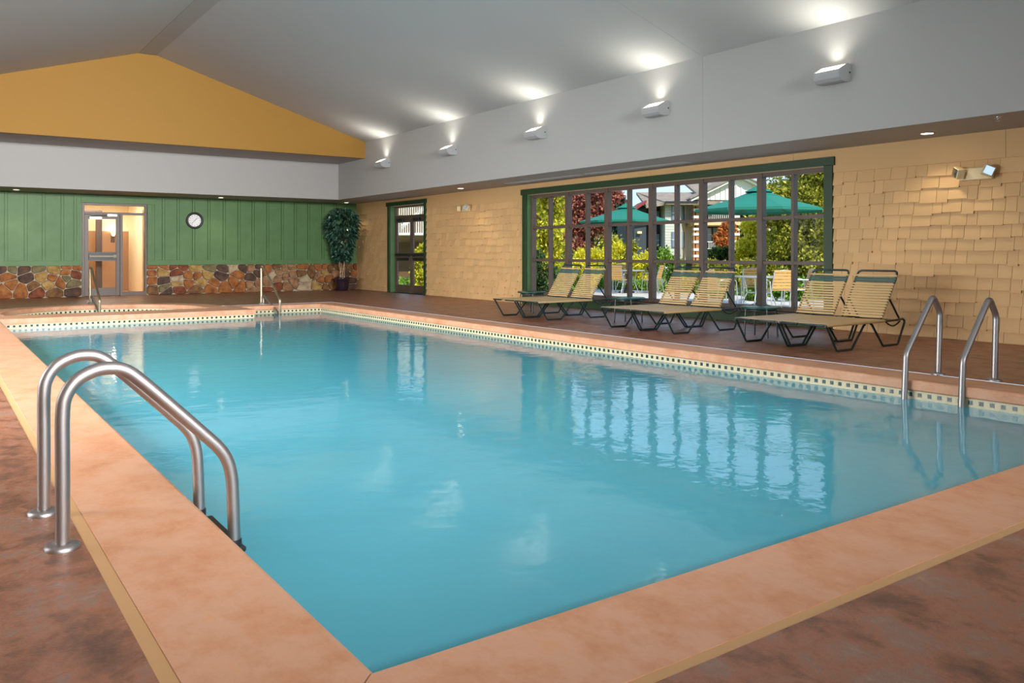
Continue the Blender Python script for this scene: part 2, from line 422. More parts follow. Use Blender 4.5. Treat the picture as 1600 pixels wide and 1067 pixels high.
# arc coping of the tub
arcp = [p for p in sp]
path = []
for i, p in enumerate(arcp):
    if p[1] <= SPA_Y0+.01: continue
    q0 = Vector(arcp[max(i-1,0)]); q1 = Vector(arcp[min(i+1,len(arcp)-1)]); d = (q1-q0).normalized(); path.append((p, (d.y, -d.x)))
c = coping(path, 0, 'coping', None); child_at(c, spa)
# dividing wall top between tub and pool
ctr = [(PX0-.02,PYS-NOSE),(PXS+NOSE,PYS-NOSE),(PXS+NOSE,PY1+.0),(PXS+NOSE,PY1+CW)]
ctr += [p for p in spa_pts(CW-.005) if p[0] > 4.6 and p[1] > 17.2 and p[0] < PXS-.02][::1][:0]
mbw = MB()
def slab(mb_, poly, z0, z1): mb_.prism(poly, z0, z1, 'z')
slab(mbw, [(PX0-.02,PYS-NOSE),(PXS+NOSE,PYS-NOSE),(PXS+NOSE,SPA_Y0-.0),(PX0-.02,SPA_Y0)], ZT, -.001)
slab(mbw, [(4.55,SPA_Y0-.0),(PXS+NOSE,SPA_Y0-.0),(PXS+NOSE,PY1+CW+JW),(5.0,PY1+CW+JW),(4.72,17.35)], ZT, -.0012)
child_at(mbw.build('dividing_wall_top', coping_m), spa)
mbw = MB(); mbw.box(PX0+.005,PXS-.005,PYS+.005,SPA_Y0-.005,-1.2,ZT-.001); child_at(mbw.build('dividing_wall', plaster), spa)
# deck infill left of the tub
mbw = MB().prism([(PX0-CW,16.1),(PX0+.12,16.1),(PX0+.12,18.3),(PX0-CW,18.3)], -.12, -.0016, 'z'); child_at(mbw.build('coping', coping_m), spa)

# ------------------------------------------------------------------ right wall with shingles, window and door
WY0, WY1, WZ0, WZ1 = 7.21, 14.54, .20, 2.37
DY0, DY1, DZ1 = 19.10, 21.08, 2.42
X2 = XW+.23
mb = MB()
for (y0,y1,z0,z1) in ((YB,WY0,-.2,3.2),(WY0,WY1,-.2,WZ0),(WY0,WY1,WZ1,3.2),(WY1,DY0,-.2,3.2),(DY0,DY1,DZ1,3.2),(DY0,DY1,-.2,0),(DY1,YW+.2,-.2,3.2)):
    mb.box(XW+.012, X2, y0, y1, z0, z1)
wall_r = struct('wall_right', mb, frieze_m)
# frieze boards above the shingles
ZC = 2.26
ys = [YB, -1.3, 1.72, 4.73, 7.743, 10.75, 13.76, 16.77, 19.78, YW]
for i in range(len(ys)-1):
    y0, y1 = ys[i]+.002, ys[i+1]-.002
    segs = [(y0,y1)]
    out = []
    for (a,b) in segs:          # frieze sits above window and door heads where they rise into it
        out.append((a,b,2.50))
    MB().box(XW-.012, XW+.012, y0, y1, 2.50 if (y1 > 7.1 and y0 < 14.6) or (y1 > 19 and y0 < 21.2) else ZC, ZS).build('frieze_board', frieze_m, wall_r)
for (a,b) in ((14.72,18.93),(21.27,YW),(5.2,7.04)): pass
MB().box(XW-.0115, XW+.012, 14.68, 18.98, ZC, 2.5).build('frieze_board', frieze_m, wall_r)
MB().box(XW-.0115, XW+.012, 21.24, YW, ZC, 2.5).build('frieze_board', frieze_m, wall_r)
MB().box(XW-.0115, XW+.012, 4.732, 7.07, ZC, 2.5).build('frieze_board', frieze_m, wall_r)
# shingles: one wedge mesh, scaled
wm = MB(); wm.add([(-.024,0,0),(-.024,1,0),(.009,1,1),(.009,0,1),(.014,0,0),(.014,1,0),(.014,1,1),(.014,0,1)],
       [(0,3,2,1),(4,5,6,7),(0,1,5,4),(3,7,6,2),(0,4,7,3),(1,2,6,5)])
wedge = wm.mesh('shingle'); wedge.materials.append(shingle_m)
NR = 14; EX = ZC/NR
rs = random.Random(3); SH = []
for (a, b) in ((YB, 7.075), (14.665, 18.995), (21.185, YW-.005)):
    for r in range(NR):
        y = a-rs.uniform(0,.15)
        while y < b-.02:
            wd = rs.choice((.125,.15,.17,.2,.22,.25,.3))*rs.uniform(.95,1.05)
            y0, y1 = max(a, y), min(b, y+wd)
            if b-y1 < .05: y1 = b
            dz = rs.choice((-.022,-.01,0,0,.012)); z0 = max(.012, r*EX+dz); z1 = min(ZC, (r+1)*EX+.02)
            if y1-y0 > .03: SH.append((y0+.002, y1-.002, z0, z1))
            y = y1
def vis(q):
    y = (q[0]+q[1])/2; return 4.3 < y < 23.3
near = sorted([q for q in SH if vis(q)], key=lambda q: q[0])[:298]; ns = set(near)
for q in near:
    o = link('shingle', wedge, None, wall_r); o.location = (XW, q[0], q[2]); o.scale = (1, q[1]-q[0], q[3]-q[2])
mb = MB()
for q in SH:
    if q in ns: continue
    mb.add([(XW+p[0], q[0]+p[1]*(q[1]-q[0]), q[2]+p[2]*(q[3]-q[2])) for p in wm.v], wm.f)
o = mb.build('shingle_field', shingle_m, wall_r); o['kind'] = 'stuff'; o['label'] = 'smaller peach shingles farther along the wall'

# green trim boards round the window and the door
def trim(name, parts):
    t = thing(name, None, None, kind='structure')
    for nm, (x0,x1,y0,y1,z0,z1), m in parts: MB().bbox(x0,x1,y0,y1,z0,z1,.003).build(nm, m, t)
    return t
P = XW-.035
trim('trim_1', [('head_board',(P-.012,XW+.01,7.035,14.725,2.37,2.49),green_d),('side_board',(P,XW+.01,7.07,WY0,0,2.37),green_d),
     ('side_board',(P,XW+.01,WY1,14.68,0,2.37),green_d),('apron_board',(P+.015,XW+.01,WY0,WY1,0,.17),green_d),
     ('reveal_board',(XW+.01,X2,WY1-.004,WY1+.02,WZ0,WZ1),green_m),('reveal_board',(XW+.01,X2,WY0-.02,WY0+.004,WZ0,WZ1),green_m),  # lighter green than the boards: light on the reveals put into colour
     ('head_reveal',(XW+.01,X2,WY0,WY1,WZ1-.004,WZ1+.02),cream)])  # cream stands in for patio light bounced onto the window head
trim('trim_2', [('head_board',(P-.012,XW+.01,18.94,21.26,2.42,2.53),green_d),('side_board',(P,XW+.01,18.985,DY0,0,2.42),green_d),
     ('side_board',(P,XW+.01,DY1,21.19,0,2.42),green_d),('reveal_board',(XW+.01,X2,DY1-.004,DY1+.02,0,DZ1),green_m),
     ('reveal_board',(XW+.01,X2,DY0-.02,DY0+.004,0,DZ1),green_m),('head_reveal',(XW+.01,X2,DY0,DY1,DZ1-.004,DZ1+.02),cream)])  # door reveals painted lighter too, light put into green and cream

# the big window: 12 x 3 panes
win = thing('window_1', 'wide brown metal window with thirty-six panes behind the loungers', None, kind='structure')
XA, XG, XB = XW+.10, XW+.165, XW+.21
cols = [WY0+.03+(WY1-WY0-.06)*i/12 for i in range(13)]
rows = [.235, .95, 1.652, 2.335]
for i, y in enumerate(cols):
    hw = .03 if i in (0,12) else (.052 if i % 2 == 0 else .027)
    MB().bbox(XA if i % 2 == 0 else XA+.012, XB, y-hw, y+hw, WZ0, WZ1, .004).build('mullion', bronze, win)
for j, z in enumerate(rows):
    hh = .028 if j in (1,2) else .036
    MB().bbox(XA+.016, XB-.01, WY0, WY1, z-hh, z+hh, .004).build('rail', bronze, win)
pm = MB().box(0,.006,0,1,0,1).mesh('pane'); pm.materials.append(glass)
for i in range(12):
    for j in range(3):
        o = link('pane', pm, None, win); o.location = (XG, cols[i], rows[j]); o.scale = (1, cols[i+1]-cols[i], rows[j+1]-rows[j])
MB().bbox(XW-.045, XA+.02, WY0-.0, WY1+.0, .175, .2, .004).build('sill', bronze, win)

# double glass door in the right wall
def glass_leaf(parent, xa, xb, y0, y1, z0, z1, axis, mframe, zmid, handle_side=None):
    """door leaf as parts; axis 'y': leaf lies along y at depth xa..xb"""
    def bx(a0,a1,z0_,z1_,d0=None,d1=None):
        d0 = xa if d0 is None else d0; d1 = xb if d1 is None else d1
        return (d0,d1,a0,a1,z0_,z1_) if axis == 'y' else (a0,a1,d0,d1,z0_,z1_)
    st = .09; leaf = MB()
    leaf.bbox(*bx(y0,y0+st,z0,z1),.003); leaf.bbox(*bx(y1-st,y1,z0,z1),.003)
    leaf.bbox(*bx(y0+st,y1-st,z0,z0+.2),.003); leaf.bbox(*bx(y0+st,y1-st,z1-.11,z1),.003); leaf.bbox(*bx(y0+st,y1-st,zmid-.12,zmid+.11),.003)
    lf = leaf.build('door_leaf', mframe, parent)
    m = (xa+xb)/2
    MB().box(*bx(y0+st,y1-st,z0+.2,zmid-.12,m-.003,m+.003)).build('pane', glass, lf)
    MB().box(*bx(y0+st,y1-st,zmid+.11,z1-.11,m-.003,m+.003)).build('pane', glass, lf)
    return lf
d2 = thing('door_2', 'double glass exit door in the peach shingle wall', None, kind='structure')
xd = XW+.15
fr = MB(); fr.bbox(xd-.01,xd+.07,DY0,DY0+.05,0,DZ1,.003); fr.bbox(xd-.01,xd+.07,DY1-.05,DY1,0,DZ1,.003)
fr.bbox(xd-.01,xd+.07,DY0+.05,DY1-.05,DZ1-.05,DZ1,.003); fr.bbox(xd-.01,xd+.07,DY0+.05,DY1-.05,2.07,2.15,.003)
fr.build('door_frame', bronze_d, d2)
MB().box(xd+.03,xd+.036,DY0+.05,DY1-.05,2.15,DZ1-.05).build('transom_pane', glass, d2)
MB().bbox(xd-.03,xd+.09,DY0+.02,DY1-.02,0,.02,.004).build('threshold', alu, d2)
ym = (DY0+DY1)/2
for (a,b) in ((DY0+.053,ym-.003),(ym+.003,DY1-.053)):
    lf = glass_leaf(d2, xd, xd+.045, a, b, .022, 2.066, 'y', bronze_d, 1.0)
    hb = MB(); hb.bbox(xd-.07,xd-.03,a+.08,b-.08,1.03,1.09,.006); hb.bbox(xd-.03,xd,a+.08,a+.14,1.0,1.1,.004); hb.bbox(xd-.03,xd,b-.14,b-.08,1.0,1.1,.004); hb.bbox(xd-.02,xd,a+.1,b-.1,.9,.97,.004)
    hb.build('push_bar', black, lf)
    MB().bbox(xd-.07,xd,(a+b)/2-.05,(a+b)/2+.3,1.98,2.06,.006).build('door_closer', black, lf)

# ------------------------------------------------------------------ far wall: stone wainscot, board and batten, glass door
FX0, FX1, FZ1 = 3.177, 4.70, 2.37
mb = MB()
for (x0,x1,z0,z1) in ((XL,FX0,-.2,3.2),(FX0,FX1,FZ1,3.2),(FX0,FX1,-.2,0),(FX1,XW+.25,-.2,3.2)):
    mb.box(x0,x1,YW+.02,YW+.22,z0,z1)
wall_f = struct('wall_far', mb, mortar)
ZB = .79
def aty(u, v, Y=YW):
    k0 = math.sin(TH)+(u-800)/FPX*math.cos(TH); k1 = math.cos(TH)-(u-800)/FPX*math.sin(TH); d = Y/k1
    return d*k0, H-(v-VH)/FPX*d
# stones, one by one, from their centres
SL = [(30,135,'D'),(120,130,'G'),(245,135,'D'),(405,135,'G'),(565,145,'Y'),(700,110,'O'),(800,112,'O'),(75,212,'O'),(285,230,'D'),(430,208,'Y'),(545,232,'O'),(690,172,'O'),(780,188,'R'),(630,268,'O'),
      (45,355,'O'),(105,305,'O'),(220,352,'O'),(342,318,'B'),(385,375,'R'),(510,296,'Y'),(560,382,'B'),(752,285,'G'),(768,372,'D'),(690,232,'G')]
SR = [(110,112,'O'),(250,108,'O'),(335,100,'R'),(430,100,'R'),(570,130,'Y'),(715,122,'G'),(860,120,'D'),(965,112,'P'),(1060,118,'D'),(1150,112,'T'),(1228,112,'D'),(1320,145,'O'),(1420,100,'B'),
      (110,172,'O'),(222,165,'Y'),(375,170,'R'),(505,215,'O'),(585,208,'O'),(690,192,'Y'),(830,208,'D'),(1010,188,'O'),(1220,172,'D'),(1155,228,'D'),(1440,170,'T'),(1368,200,'P'),
      (110,255,'O'),(230,262,'D'),(385,248,'P'),(385,285,'Y'),(620,268,'Y'),(500,272,'O'),(1222,290,'T'),(1312,285,'T'),(1140,300,'T'),(1430,310,'R'),
      (120,348,'B'),(245,330,'G'),(275,370,'D'),(390,340,'R'),(575,345,'B'),(735,338,'O'),(870,322,'O'),(1040,318,'O'),(768,282,'O'),(975,272,'O'),(1165,358,'T'),(1310,350,'R'),(1420,232,'T')]
S3 = [(245,645,'T'),(285,628,'T'),(390,620,'O'),(525,630,'O'),(572,626,'O'),(615,640,'B'),(680,622,'B'),(790,630,'B'),(830,625,'R'),
      (252,692,'T'),(292,682,'T'),(385,676,'B'),(470,668,'B'),(515,692,'T'),(576,668,'Y'),(660,670,'T'),(755,680,'D'),(812,680,'O'),
      (255,790,'T'),(310,745,'T'),(400,725,'P'),(540,725,'O'),(600,722,'O'),(800,735,'D'),(400,785,'P'),(520,790,'Y'),(582,802,'B'),(632,775,'B'),(805,795,'D'),(720,800,'B'),(690,740,'B')]
seeds = []
for a,b,c in SL: seeds.append((*aty(a/6.667, 400+b/6.667), c))
for a,b,c in SR: seeds.append((*aty(220+a/6.667, 400+b/6.667), c))
for a,b,c in S3: seeds.append((*aty(400+a/5.333, 300+b/5.333), c))
rs = random.Random(11)
x = XL+.15
while x < 1.35:
    for zz in (.14,.4,.66): seeds.append((x+rs.uniform(-.08,.08), zz+rs.uniform(-.06,.06), rs.choice('OORDBYGT')))
    x += .3
def clip(poly, nx, nz, c):
    out = []
    for i in range(len(poly)):
        a, b = poly[i], poly[(i+1)%len(poly)]; da = nx*a[0]+nz*a[1]-c; db = nx*b[0]+nz*b[1]-c
        if da <= 0: out.append(a)
        if da*db < 0:
            t = da/(da-db); out.append((a[0]+(b[0]-a[0])*t, a[1]+(b[1]-a[1])*t))
    return out
for i, (sx, sz, c) in enumerate(seeds):
    if sx < FX0: box = [(XL,.004),(FX0-.012,.004),(FX0-.012,ZB-.004),(XL,ZB-.004)]
    else: box = [(FX1+.012,.004),(XW-.005,.004),(XW-.005,ZB-.004),(FX1+.012,ZB-.004)]
    poly = box
    for j, (tx, tz, _) in enumerate(seeds):
        if j == i: continue
        dx, dz = tx-sx, tz-sz; L = math.hypot(dx, dz)
        if L > 1.6 or L < 1e-6: continue
        poly = clip(poly, dx/L, dz/L, (dx*(sx+tx)/2+dz*(sz+tz)/2)/L-.008)
        if len(poly) < 3: break
    if len(poly) < 3: continue
    cx = sum(p[0] for p in poly)/len(poly); cz = sum(p[1] for p in poly)/len(poly)
    # soften corners
    soft = []
    for k in range(len(poly)):
        a, b = poly[k], poly[(k+1)%len(poly)]; soft += [(a[0]*.82+b[0]*.18, a[1]*.82+b[1]*.18), (a[0]*.18+b[0]*.82, a[1]*.18+b[1]*.82)]
    n = len(soft); dp = rs.uniform(.03,.05)
    rings = [[(x_,YW+.03,z_) for x_,z_ in soft], [(x_,YW-dp*.55,z_) for x_,z_ in soft],
             [(cx+(x_-cx)*.9,YW-dp,cz+(z_-cz)*.88) for x_,z_ in soft]]
    vs = sum(rings, []); fs = []
    for q in range(2):
        for k in range(n): fs.append((q*n+k, q*n+(k+1)%n, (q+1)*n+(k+1)%n, (q+1)*n+k))
    fs.append(tuple(range(2*n,3*n)))
    MB().add(vs, fs).build('stone', STONE[c], wall_f)
# board and batten
bat = [-2.45,-2.05,-1.65,-1.25,-.85,-.45,-.05,.35,.74,1.14,1.535,1.947,2.33,2.735,3.02]
batr = [4.86,5.112,5.485,5.882,6.287,6.70,7.105,7.505,7.92,8.35,8.735,9.14,9.578,9.97,10.36]
def boards(x0, x1, bs):
    ed = [x0]+[b for b in bs if x0+.06 < b < x1-.06]+[x1]
    MB().box(x0,x1,YW+.008,YW+.019,ZB,ZS+.02).build('backing_board', green_m, wall_f)
    for a, b in zip(ed[:-1], ed[1:]): MB().box(a+(.001 if a == x0 else .04),b-(.001 if b == x1 else .04),YW-.014,YW+.008,ZB,ZS+.02).build('board', green_m, wall_f)
    for b in bs:
        if x0 < b < x1: MB().bbox(b-.029,b+.029,YW-.03,YW+.008,ZB+.12,ZS,.003).build('batten', green_m, wall_f)
    MB().bbox(x0,x1,YW-.036,YW-.014,ZB-.005,ZB+.125,.003).build('base_rail', green_m, wall_f)
boards(XL, FX0-.01, bat); boards(FX1+.01, XW, batr)
MB().box(FX0-.01,FX1+.01,YW-.012,YW+.02,FZ1+.01,ZS+.02).build('board', green_m, wall_f)
MB().bbox(FX0-.02,FX1+.22,YW-.046,YW-.012,FZ1+.01,FZ1+.165,.004).build('head_board', green_m, wall_f)
MB().bbox(FX1+.015,FX1+.13,YW-.04,YW-.012,ZB+.1,FZ1+.01,.004).build('side_board', green_m, wall_f)

d1 = thing('door_1', 'glass entrance door with sidelight in the green far wall', None, kind='structure')
ya = YW-.02
fr = MB()
for (x0,x1,z0,z1) in ((FX0,FX0+.055,0,FZ1),(FX1-.05,FX1,0,FZ1),(FX0+.055,FX1-.05,FZ1-.045,FZ1),(FX0+.055,FX1-.05,2.09,2.15),(4.055,4.12,0,2.09),(4.12,FX1-.05,0,.1)):
    fr.bbox(x0,x1,ya,ya+.12,z0,z1,.003)
fr.build('door_frame', bronze, d1)
MB().box(FX0+.055,FX1-.05,YW+.03,YW+.036,2.15,FZ1-.045).build('transom_pane', glass, d1)
MB().box(4.12,FX1-.05,YW+.03,YW+.036,.1,2.09).build('sidelight_pane', glass, d1)
lf = glass_leaf(d1, YW-.005, YW+.04, FX0+.058, 4.052, .012, 2.086, 'x', bronze, 1.02)
e = MB(); e.bbox(FX0+.15,3.98,YW-.012,YW-.004,.93,1.11,.003); e.build('exit_device_plate', black, lf)
e = MB(); e.bbox(FX0+.16,3.97,YW-.07,YW-.03,1.0,1.04,.006); e.bbox(FX0+.16,FX0+.2,YW-.03,YW-.012,.99,1.05); e.bbox(3.9,3.97,YW-.03,YW-.012,.98,1.06); e.build('push_bar', brass_d, lf)
MB().bbox(FX0+.16,FX0+.44,YW-.09,YW-.005,1.96,2.03,.006).build('door_closer', alu, lf)
MB().tube([(FX0+.2,YW-.05,2.04),(FX0+.33,YW-.16,2.05),(FX0+.55,YW-.03,2.06)],.009,8).build('closer_arm', black, lf)
MB().bbox(3.75,3.98,YW-.08,YW-.02,2.04,2.1,.006).build('magnetic_lock', alu, d1)

# vestibule beyond the far door
V0, V1, VX0, VX1 = YW+.22, 26.6, 2.4, 4.86
vest = mat('vestibule_cream', (230,214,182), .7); vtan = mat('vestibule_tan', (158,118,82), .7); vbr = mat('dark_brown_post', (70,52,42), .6); vfl = mat('vestibule_floor', (196,150,110), .5)
mb = MB(); mb.box(VX1,VX1+.1,V0,V1,0,2.8); mb.box(VX0-.1,VX0,V0,V1,0,2.8); mb.box(VX0,VX1,V1,V1+.1,1.75,2.8); struct('wall_vestibule', mb, vest)
struct('wall_vestibule_tan', MB().box(VX0,VX1,V1-.01,V1+.1,0,1.75), vtan)
struct('ceiling_vestibule', MB().box(VX0-.1,VX1+.1,V0,V1+.1,2.7,2.8), vest)
struct('floor_vestibule', MB().box(VX0-.1,VX1+.1,V0-.2,V1+.1,-.12,-.002), vfl)
vd = thing('door_3', 'dark framed inner door of the entrance vestibule', None, kind='structure')
MB().bbox(3.80,3.95,25.3,25.42,0,2.3,.004).build('door_post', vbr, vd)
MB().bbox(VX0,3.80,25.3,25.42,2.18,2.3,.004).build('door_head', vbr, vd)
MB().bbox(VX1-.03,VX1,24.5,24.62,0,2.3,.004).build('side_casing', vest, vd)
MB().bbox(VX1-.03,VX1,24.62,25.6,2.2,2.3,.004).build('head_casing', vest, vd)
sx, sz = aty(176,368,V1)
sc = thing('wall_sconce', 'small lit sconce on the tan wall seen through the entrance door', 'wall lamp', (sx,V1-.01,sz))
MB().bbox(-.05,.05,-.03,0,-.2,.02,.004).build('backplate', vbr, sc)
MB().lathe([(.03,-.02),(.05,.02),(.08,.1),(.082,.1)],16,(0,-.09,0),cap=False).build('shade', mat('sconce_glass',(255,226,170),.4,emit=((255,226,170),2.2)), sc)
MB().tube([(0,-.02,-.05),(0,-.09,-.05),(0,-.09,-.01)],.01,8).build('arm', vbr, sc)
def point_light(name, loc, e, col, r=.08):
    l = bpy.data.lights.new(name,'POINT'); l.energy = e; l.color = col; l.shadow_soft_size = r
    o = bpy.data.objects.new(name,l); COL.objects.link(o); o.location = loc; return o
point_light('sconce_light', (sx,V1-.12,sz+.14), 5, (1,.85,.6), .05)
area_light('vestibule_fill', (3.6,24.9,2.66), (0,0,-1), .8, .8, 85, (1,.91,.76))  # unseen lamp, added to light the vestibule
vl = thing('added_ceiling_light', 'unseen square ceiling light added in the entrance vestibule', 'ceiling light', (3.6,24.9,2.7))
MB().bbox(-.42,.42,-.42,.42,-.03,0,.004).build('housing', white, vl)

# ------------------------------------------------------------------ soffits, fascias, gable, ceiling, remaining walls
struct('wall_right_soffit', MB().box(XF+.1,XW+.02,YB,YW+.02,ZS,ZS+.1), white)
struct('wall_far_soffit', MB().box(XFL,XF+.1,YF+.1,YW+.02,ZS,ZS+.1), white)
struct('wall_left_soffit', MB().box(XL,XFL-.1,YB,YW+.02,ZS,ZS+.1), white)
mb = MB(); mb.box(XF,XF+.1,YB,8.398,ZS,ZE+.3); mb.box(XF,XF+.1,8.402,YF+.1,ZS,ZE+.3); struct('wall_right_fascia', mb, white)
struct('wall_left_fascia', MB().box(XFL-.1,XFL,YB,YF+.1,ZS,ZE+.3), white)
struct('wall_far_fascia', MB().box(XFL,XF,YF,YF+.1,ZS,3.60), white)
struct('wall_far_ledge', MB().box(XFL,XF,YG+.002,YF+.1,3.595,3.66), white)
sl = (ZR-ZE)/(XF-XR); zc = ZR-.17*sl
gp = [(XFL,3.594),(XF,3.594),(XF,ZE),(XR+.17,zc),(XR-.17,zc),(XFL,ZE)]
struct('wall_far_gable', MB().prism(gp, YG, YG+.12, 'y'), yellow)
for nm, s in (('ceiling_right',1),('ceiling_left',-1)):
    mb = MB()
    for (a,b) in ((YB,8.398),(8.402,YG+.05)):
        mb.prism([(XR+s*.17,zc),(XR+s*(XF-XR+.05),ZE-.05*sl),(XR+s*(XF-XR+.05),ZE+.2),(XR+s*.17,zc+.2)], a, b, 'y')
    struct(nm, mb, ceil_m)
mb = MB(); mb.box(XR-.185,XR+.185,YB,YG,zc-.012,zc+.1); struct('trim_ridge', mb, white)
# left wall and back wall, both unseen, with windows added for fill light
LY0, LY1 = 5.2, 18.0
mb = MB()
for (y0,y1,z0,z1) in ((YB,LY0,-.2,3.0),(LY0,LY1,-.2,.3),(LY0,LY1,2.37,3.0),(LY1,YW+.2,-.2,3.0)): mb.box(XL-.2,XL,y0,y1,z0,z1)
struct('wall_left', mb, frieze_m)
wl = thing('window_added_left', 'long window added in the unseen left wall for fill light', None, kind='structure')
for i in range(28):
    y = LY0+(LY1-LY0)*i/27; MB().bbox(XL-.14,XL-.04,y-.025,y+.025,.3,2.37,.004).build('mullion', bronze, wl)
for z in (.33,.95,1.65,2.34): MB().bbox(XL-.13,XL-.05,LY0,LY1,z-.025,z+.025,.004).build('rail', bronze, wl)
MB().box(XL-.09,XL-.085,LY0,LY1,.3,2.37).build('pane', glass, wl)
mb = MB(); mb.box(XL-.2,-.5,YB-.2,YB,-.2,6); mb.box(8.5,XW+.25,YB-.2,YB,-.2,6); mb.box(-.5,8.5,YB-.2,YB,-.2,.3); mb.box(-.5,8.5,YB-.2,YB,2.5,2.8); mb.box(-.5,8.5,YB-.2,YB,4.4,6); struct('wall_back', mb, white)
wb = thing('window_added_back', 'wide window added in the unseen back wall for fill light', None, kind='structure')
for i in range(13):
    x = -.5+9*i/12; MB().bbox(x-.025,x+.025,YB-.14,YB-.04,.3,2.5,.004).build('mullion', bronze, wb)
for z in (.33,1.4,2.47): MB().bbox(-.5,8.5,YB-.13,YB-.05,z-.025,z+.025,.004).build('rail', bronze, wb)
MB().box(-.5,8.5,YB-.09,YB-.085,.3,2.5).build('pane', glass, wb); MB().box(-.5,8.5,YB-.09,YB-.085,2.8,4.4).build('pane', glass, wb)

# ------------------------------------------------------------------ wall-wash lamps
lens_m = mat('lamp_lens', (255,252,240), .4, emit=((255,250,235),2.2))
def wash_lamp(x, y, s, label):      # s=-1: mounted on the right fascia, facing -x
    t = thing('uplight', label, 'wall lamp', (x,y,3.25), 0 if s < 0 else PI, 'uplights along the fascia')
    hl = .18; prof = [(-.0,.20),(-.07,.215),(-.25,.12)]
    side = [(0,-.0),(0,.205),(-.07,.215),(-.25,.12),(-.245,.07),(-.225,.025),(-.19,-.005),(-.15,-.015)]
    body = [(-.25,.12),(-.255,.075),(-.235,.025),(-.19,-.012),(-.13,-.02),(-.02,-.01),(-.02,.005),(-.13,0),(-.185,.01),(-.225,.04),(-.24,.08),(-.238,.115)]
    MB().prism([(a,b) for a,b in body], -hl, hl, 'y').build('housing', lampbody, t)
    for q in (-1,1):
        MB().prism(side, q*hl-.006, q*hl+.006, 'y').build('end_plate', lampbody, t)
        MB().lathe([(.012,-.004),(.012,.004)],10).build('knob', black, t)
        k = t.children[-1]; k.location = (-.03,q*(hl+.008),.1); k.rotation_euler = (PI/2,0,0)
    MB().bbox(-.03,0,-hl,hl,-.005,.2,.004).build('backplate', lampbody, t)
    MB().add([(-.07,-hl+.012,.208),(-.246,-hl+.012,.113),(-.246,hl-.012,.113),(-.07,hl-.012,.208)],[(0,1,2,3)]).add([(-.07,-hl+.012,.200),(-.246,-hl+.012,.105),(-.246,hl-.012,.105),(-.07,hl-.012,.200)],[(0,3,2,1)]).build('lens', lens_m, t)
    return t
LY = [6.17, 9.26, 12.39, 15.57, 18.76]
nm5 = ['nearest uplight on the white fascia, above the recessed downlight','second nearest uplight on the white fascia above the window','middle uplight of the five along the white fascia','second uplight from the ochre gable on the white fascia','farthest uplight on the white fascia beside the ochre gable']
def lamp_light(x, y, s):
    l = bpy.data.lights.new('uplight_beam','AREA'); l.shape = 'RECTANGLE'; l.size = .3; l.size_y = .14; l.energy = 6.0; l.color = (1,.97,.86); l.spread = math.radians(135)
    o = bpy.data.objects.new('uplight_beam', l); COL.objects.link(o); o.location = (x+s*.17, y, 3.25+.185)
    o.rotation_euler = Vector((s*.38,0,1)).to_track_quat('-Z','X').to_euler()
for y, lb in zip(LY, nm5):
    wash_lamp(XF, y, -1, lb); lamp_light(XF, y, -1)
# recessed downlights
dl_m = mat('downlight_lens', (255,240,210), .4, emit=((255,240,210),9))
def downlight(x, y, label):
    t = thing('downlight', label, 'downlight', (x,y,ZS), 0, 'recessed downlights in the soffit')
    MB().lathe([(.075,-.002),(.1,-.002),(.102,-.007),(.075,-.009),(.075,-.002)],24,cap=False).build('trim_ring', white, t)
    MB().lathe([(.074,-.004),(.001,-.004)],24,cap=False).build('lens', dl_m, t)
    l = bpy.data.lights.new('downlight_beam','SPOT'); l.energy = 28; l.spot_size = math.radians(110); l.spot_blend = .6; l.color = (1,.86,.62); l.shadow_soft_size = .06
    o = bpy.data.objects.new('downlight_beam', l); COL.objects.link(o); o.location = (x,y,ZS-.02)
downlight(1.70,22.65,'recessed downlight left of the glass entrance door')
downlight(6.44,22.70,'recessed downlight above the round wall clock')
downlight(10.12,22.82,'recessed downlight above the tall potted tree')
downlight(10.05,16.28,'recessed downlight above the shingle wall between door and window')
downlight(10.2,5.45,'recessed downlight near the right edge above the emergency light')
for (y0,y1) in ((9.4,11.95),(12.05,14.6)):
    t = thing('air_grille', 'long slim air grille in the soffit, %s' % ('nearer of the two' if y0 < 10 else 'farther of the two'), 'air vent', (10.2,(y0+y1)/2,ZS), 0, 'air grilles in the soffit')
    h = (y1-y0)/2
    MB().bbox(-.09,-.07,-h,h,-.012,0,.002).build('frame', white, t); MB().bbox(.07,.09,-h,h,-.012,0,.002).build('frame', white, t)
    for k in (-.04,0,.04): MB().bbox(k-.008,k+.008,-h,h,-.01,0,.002).build('slat', lampbody, t)
tag(MB().lathe([(.03,0),(.03,-.008),(.012,-.012),(.012,-.04),(.022,-.042),(.022,-.046),(.001,-.046)],12,(9.62,4.35,ZS)).build('sprinkler_head', chrome), 'small sprinkler head under the soffit at the right edge', 'sprinkler')

# emergency lights
def emergency(y, z, label):
    t = thing('emergency_light', label, 'emergency light', (XW-.022,y,z), 0, 'twin-head emergency lights')
    MB().bbox(-.05,0,-.2,.2,-.075,.075,.008).build('housing', cream, t)
    for q in (-1,1):
        M = Matrix.Translation((-.09,q*.17,.02)) @ Matrix.Rotation(-q*.6,4,'Z') @ Matrix.Rotation(PI/4*.55,4,'X')
        MB().bbox(-.06,.035,-.062,.062,-.062,.062,.006,M).build('lamp_head', cream, t)
        hd = t.children[-1]
        MB().bbox(-.067,-.058,-.054,.054,-.054,.054,.004,M).build('lens', chrome, hd)
emergency(5.06,2.085,'cream twin-head emergency light high on the right end of the shingle wall')
emergency(17.0,2.18,'cream twin-head emergency light beside the double exit door')

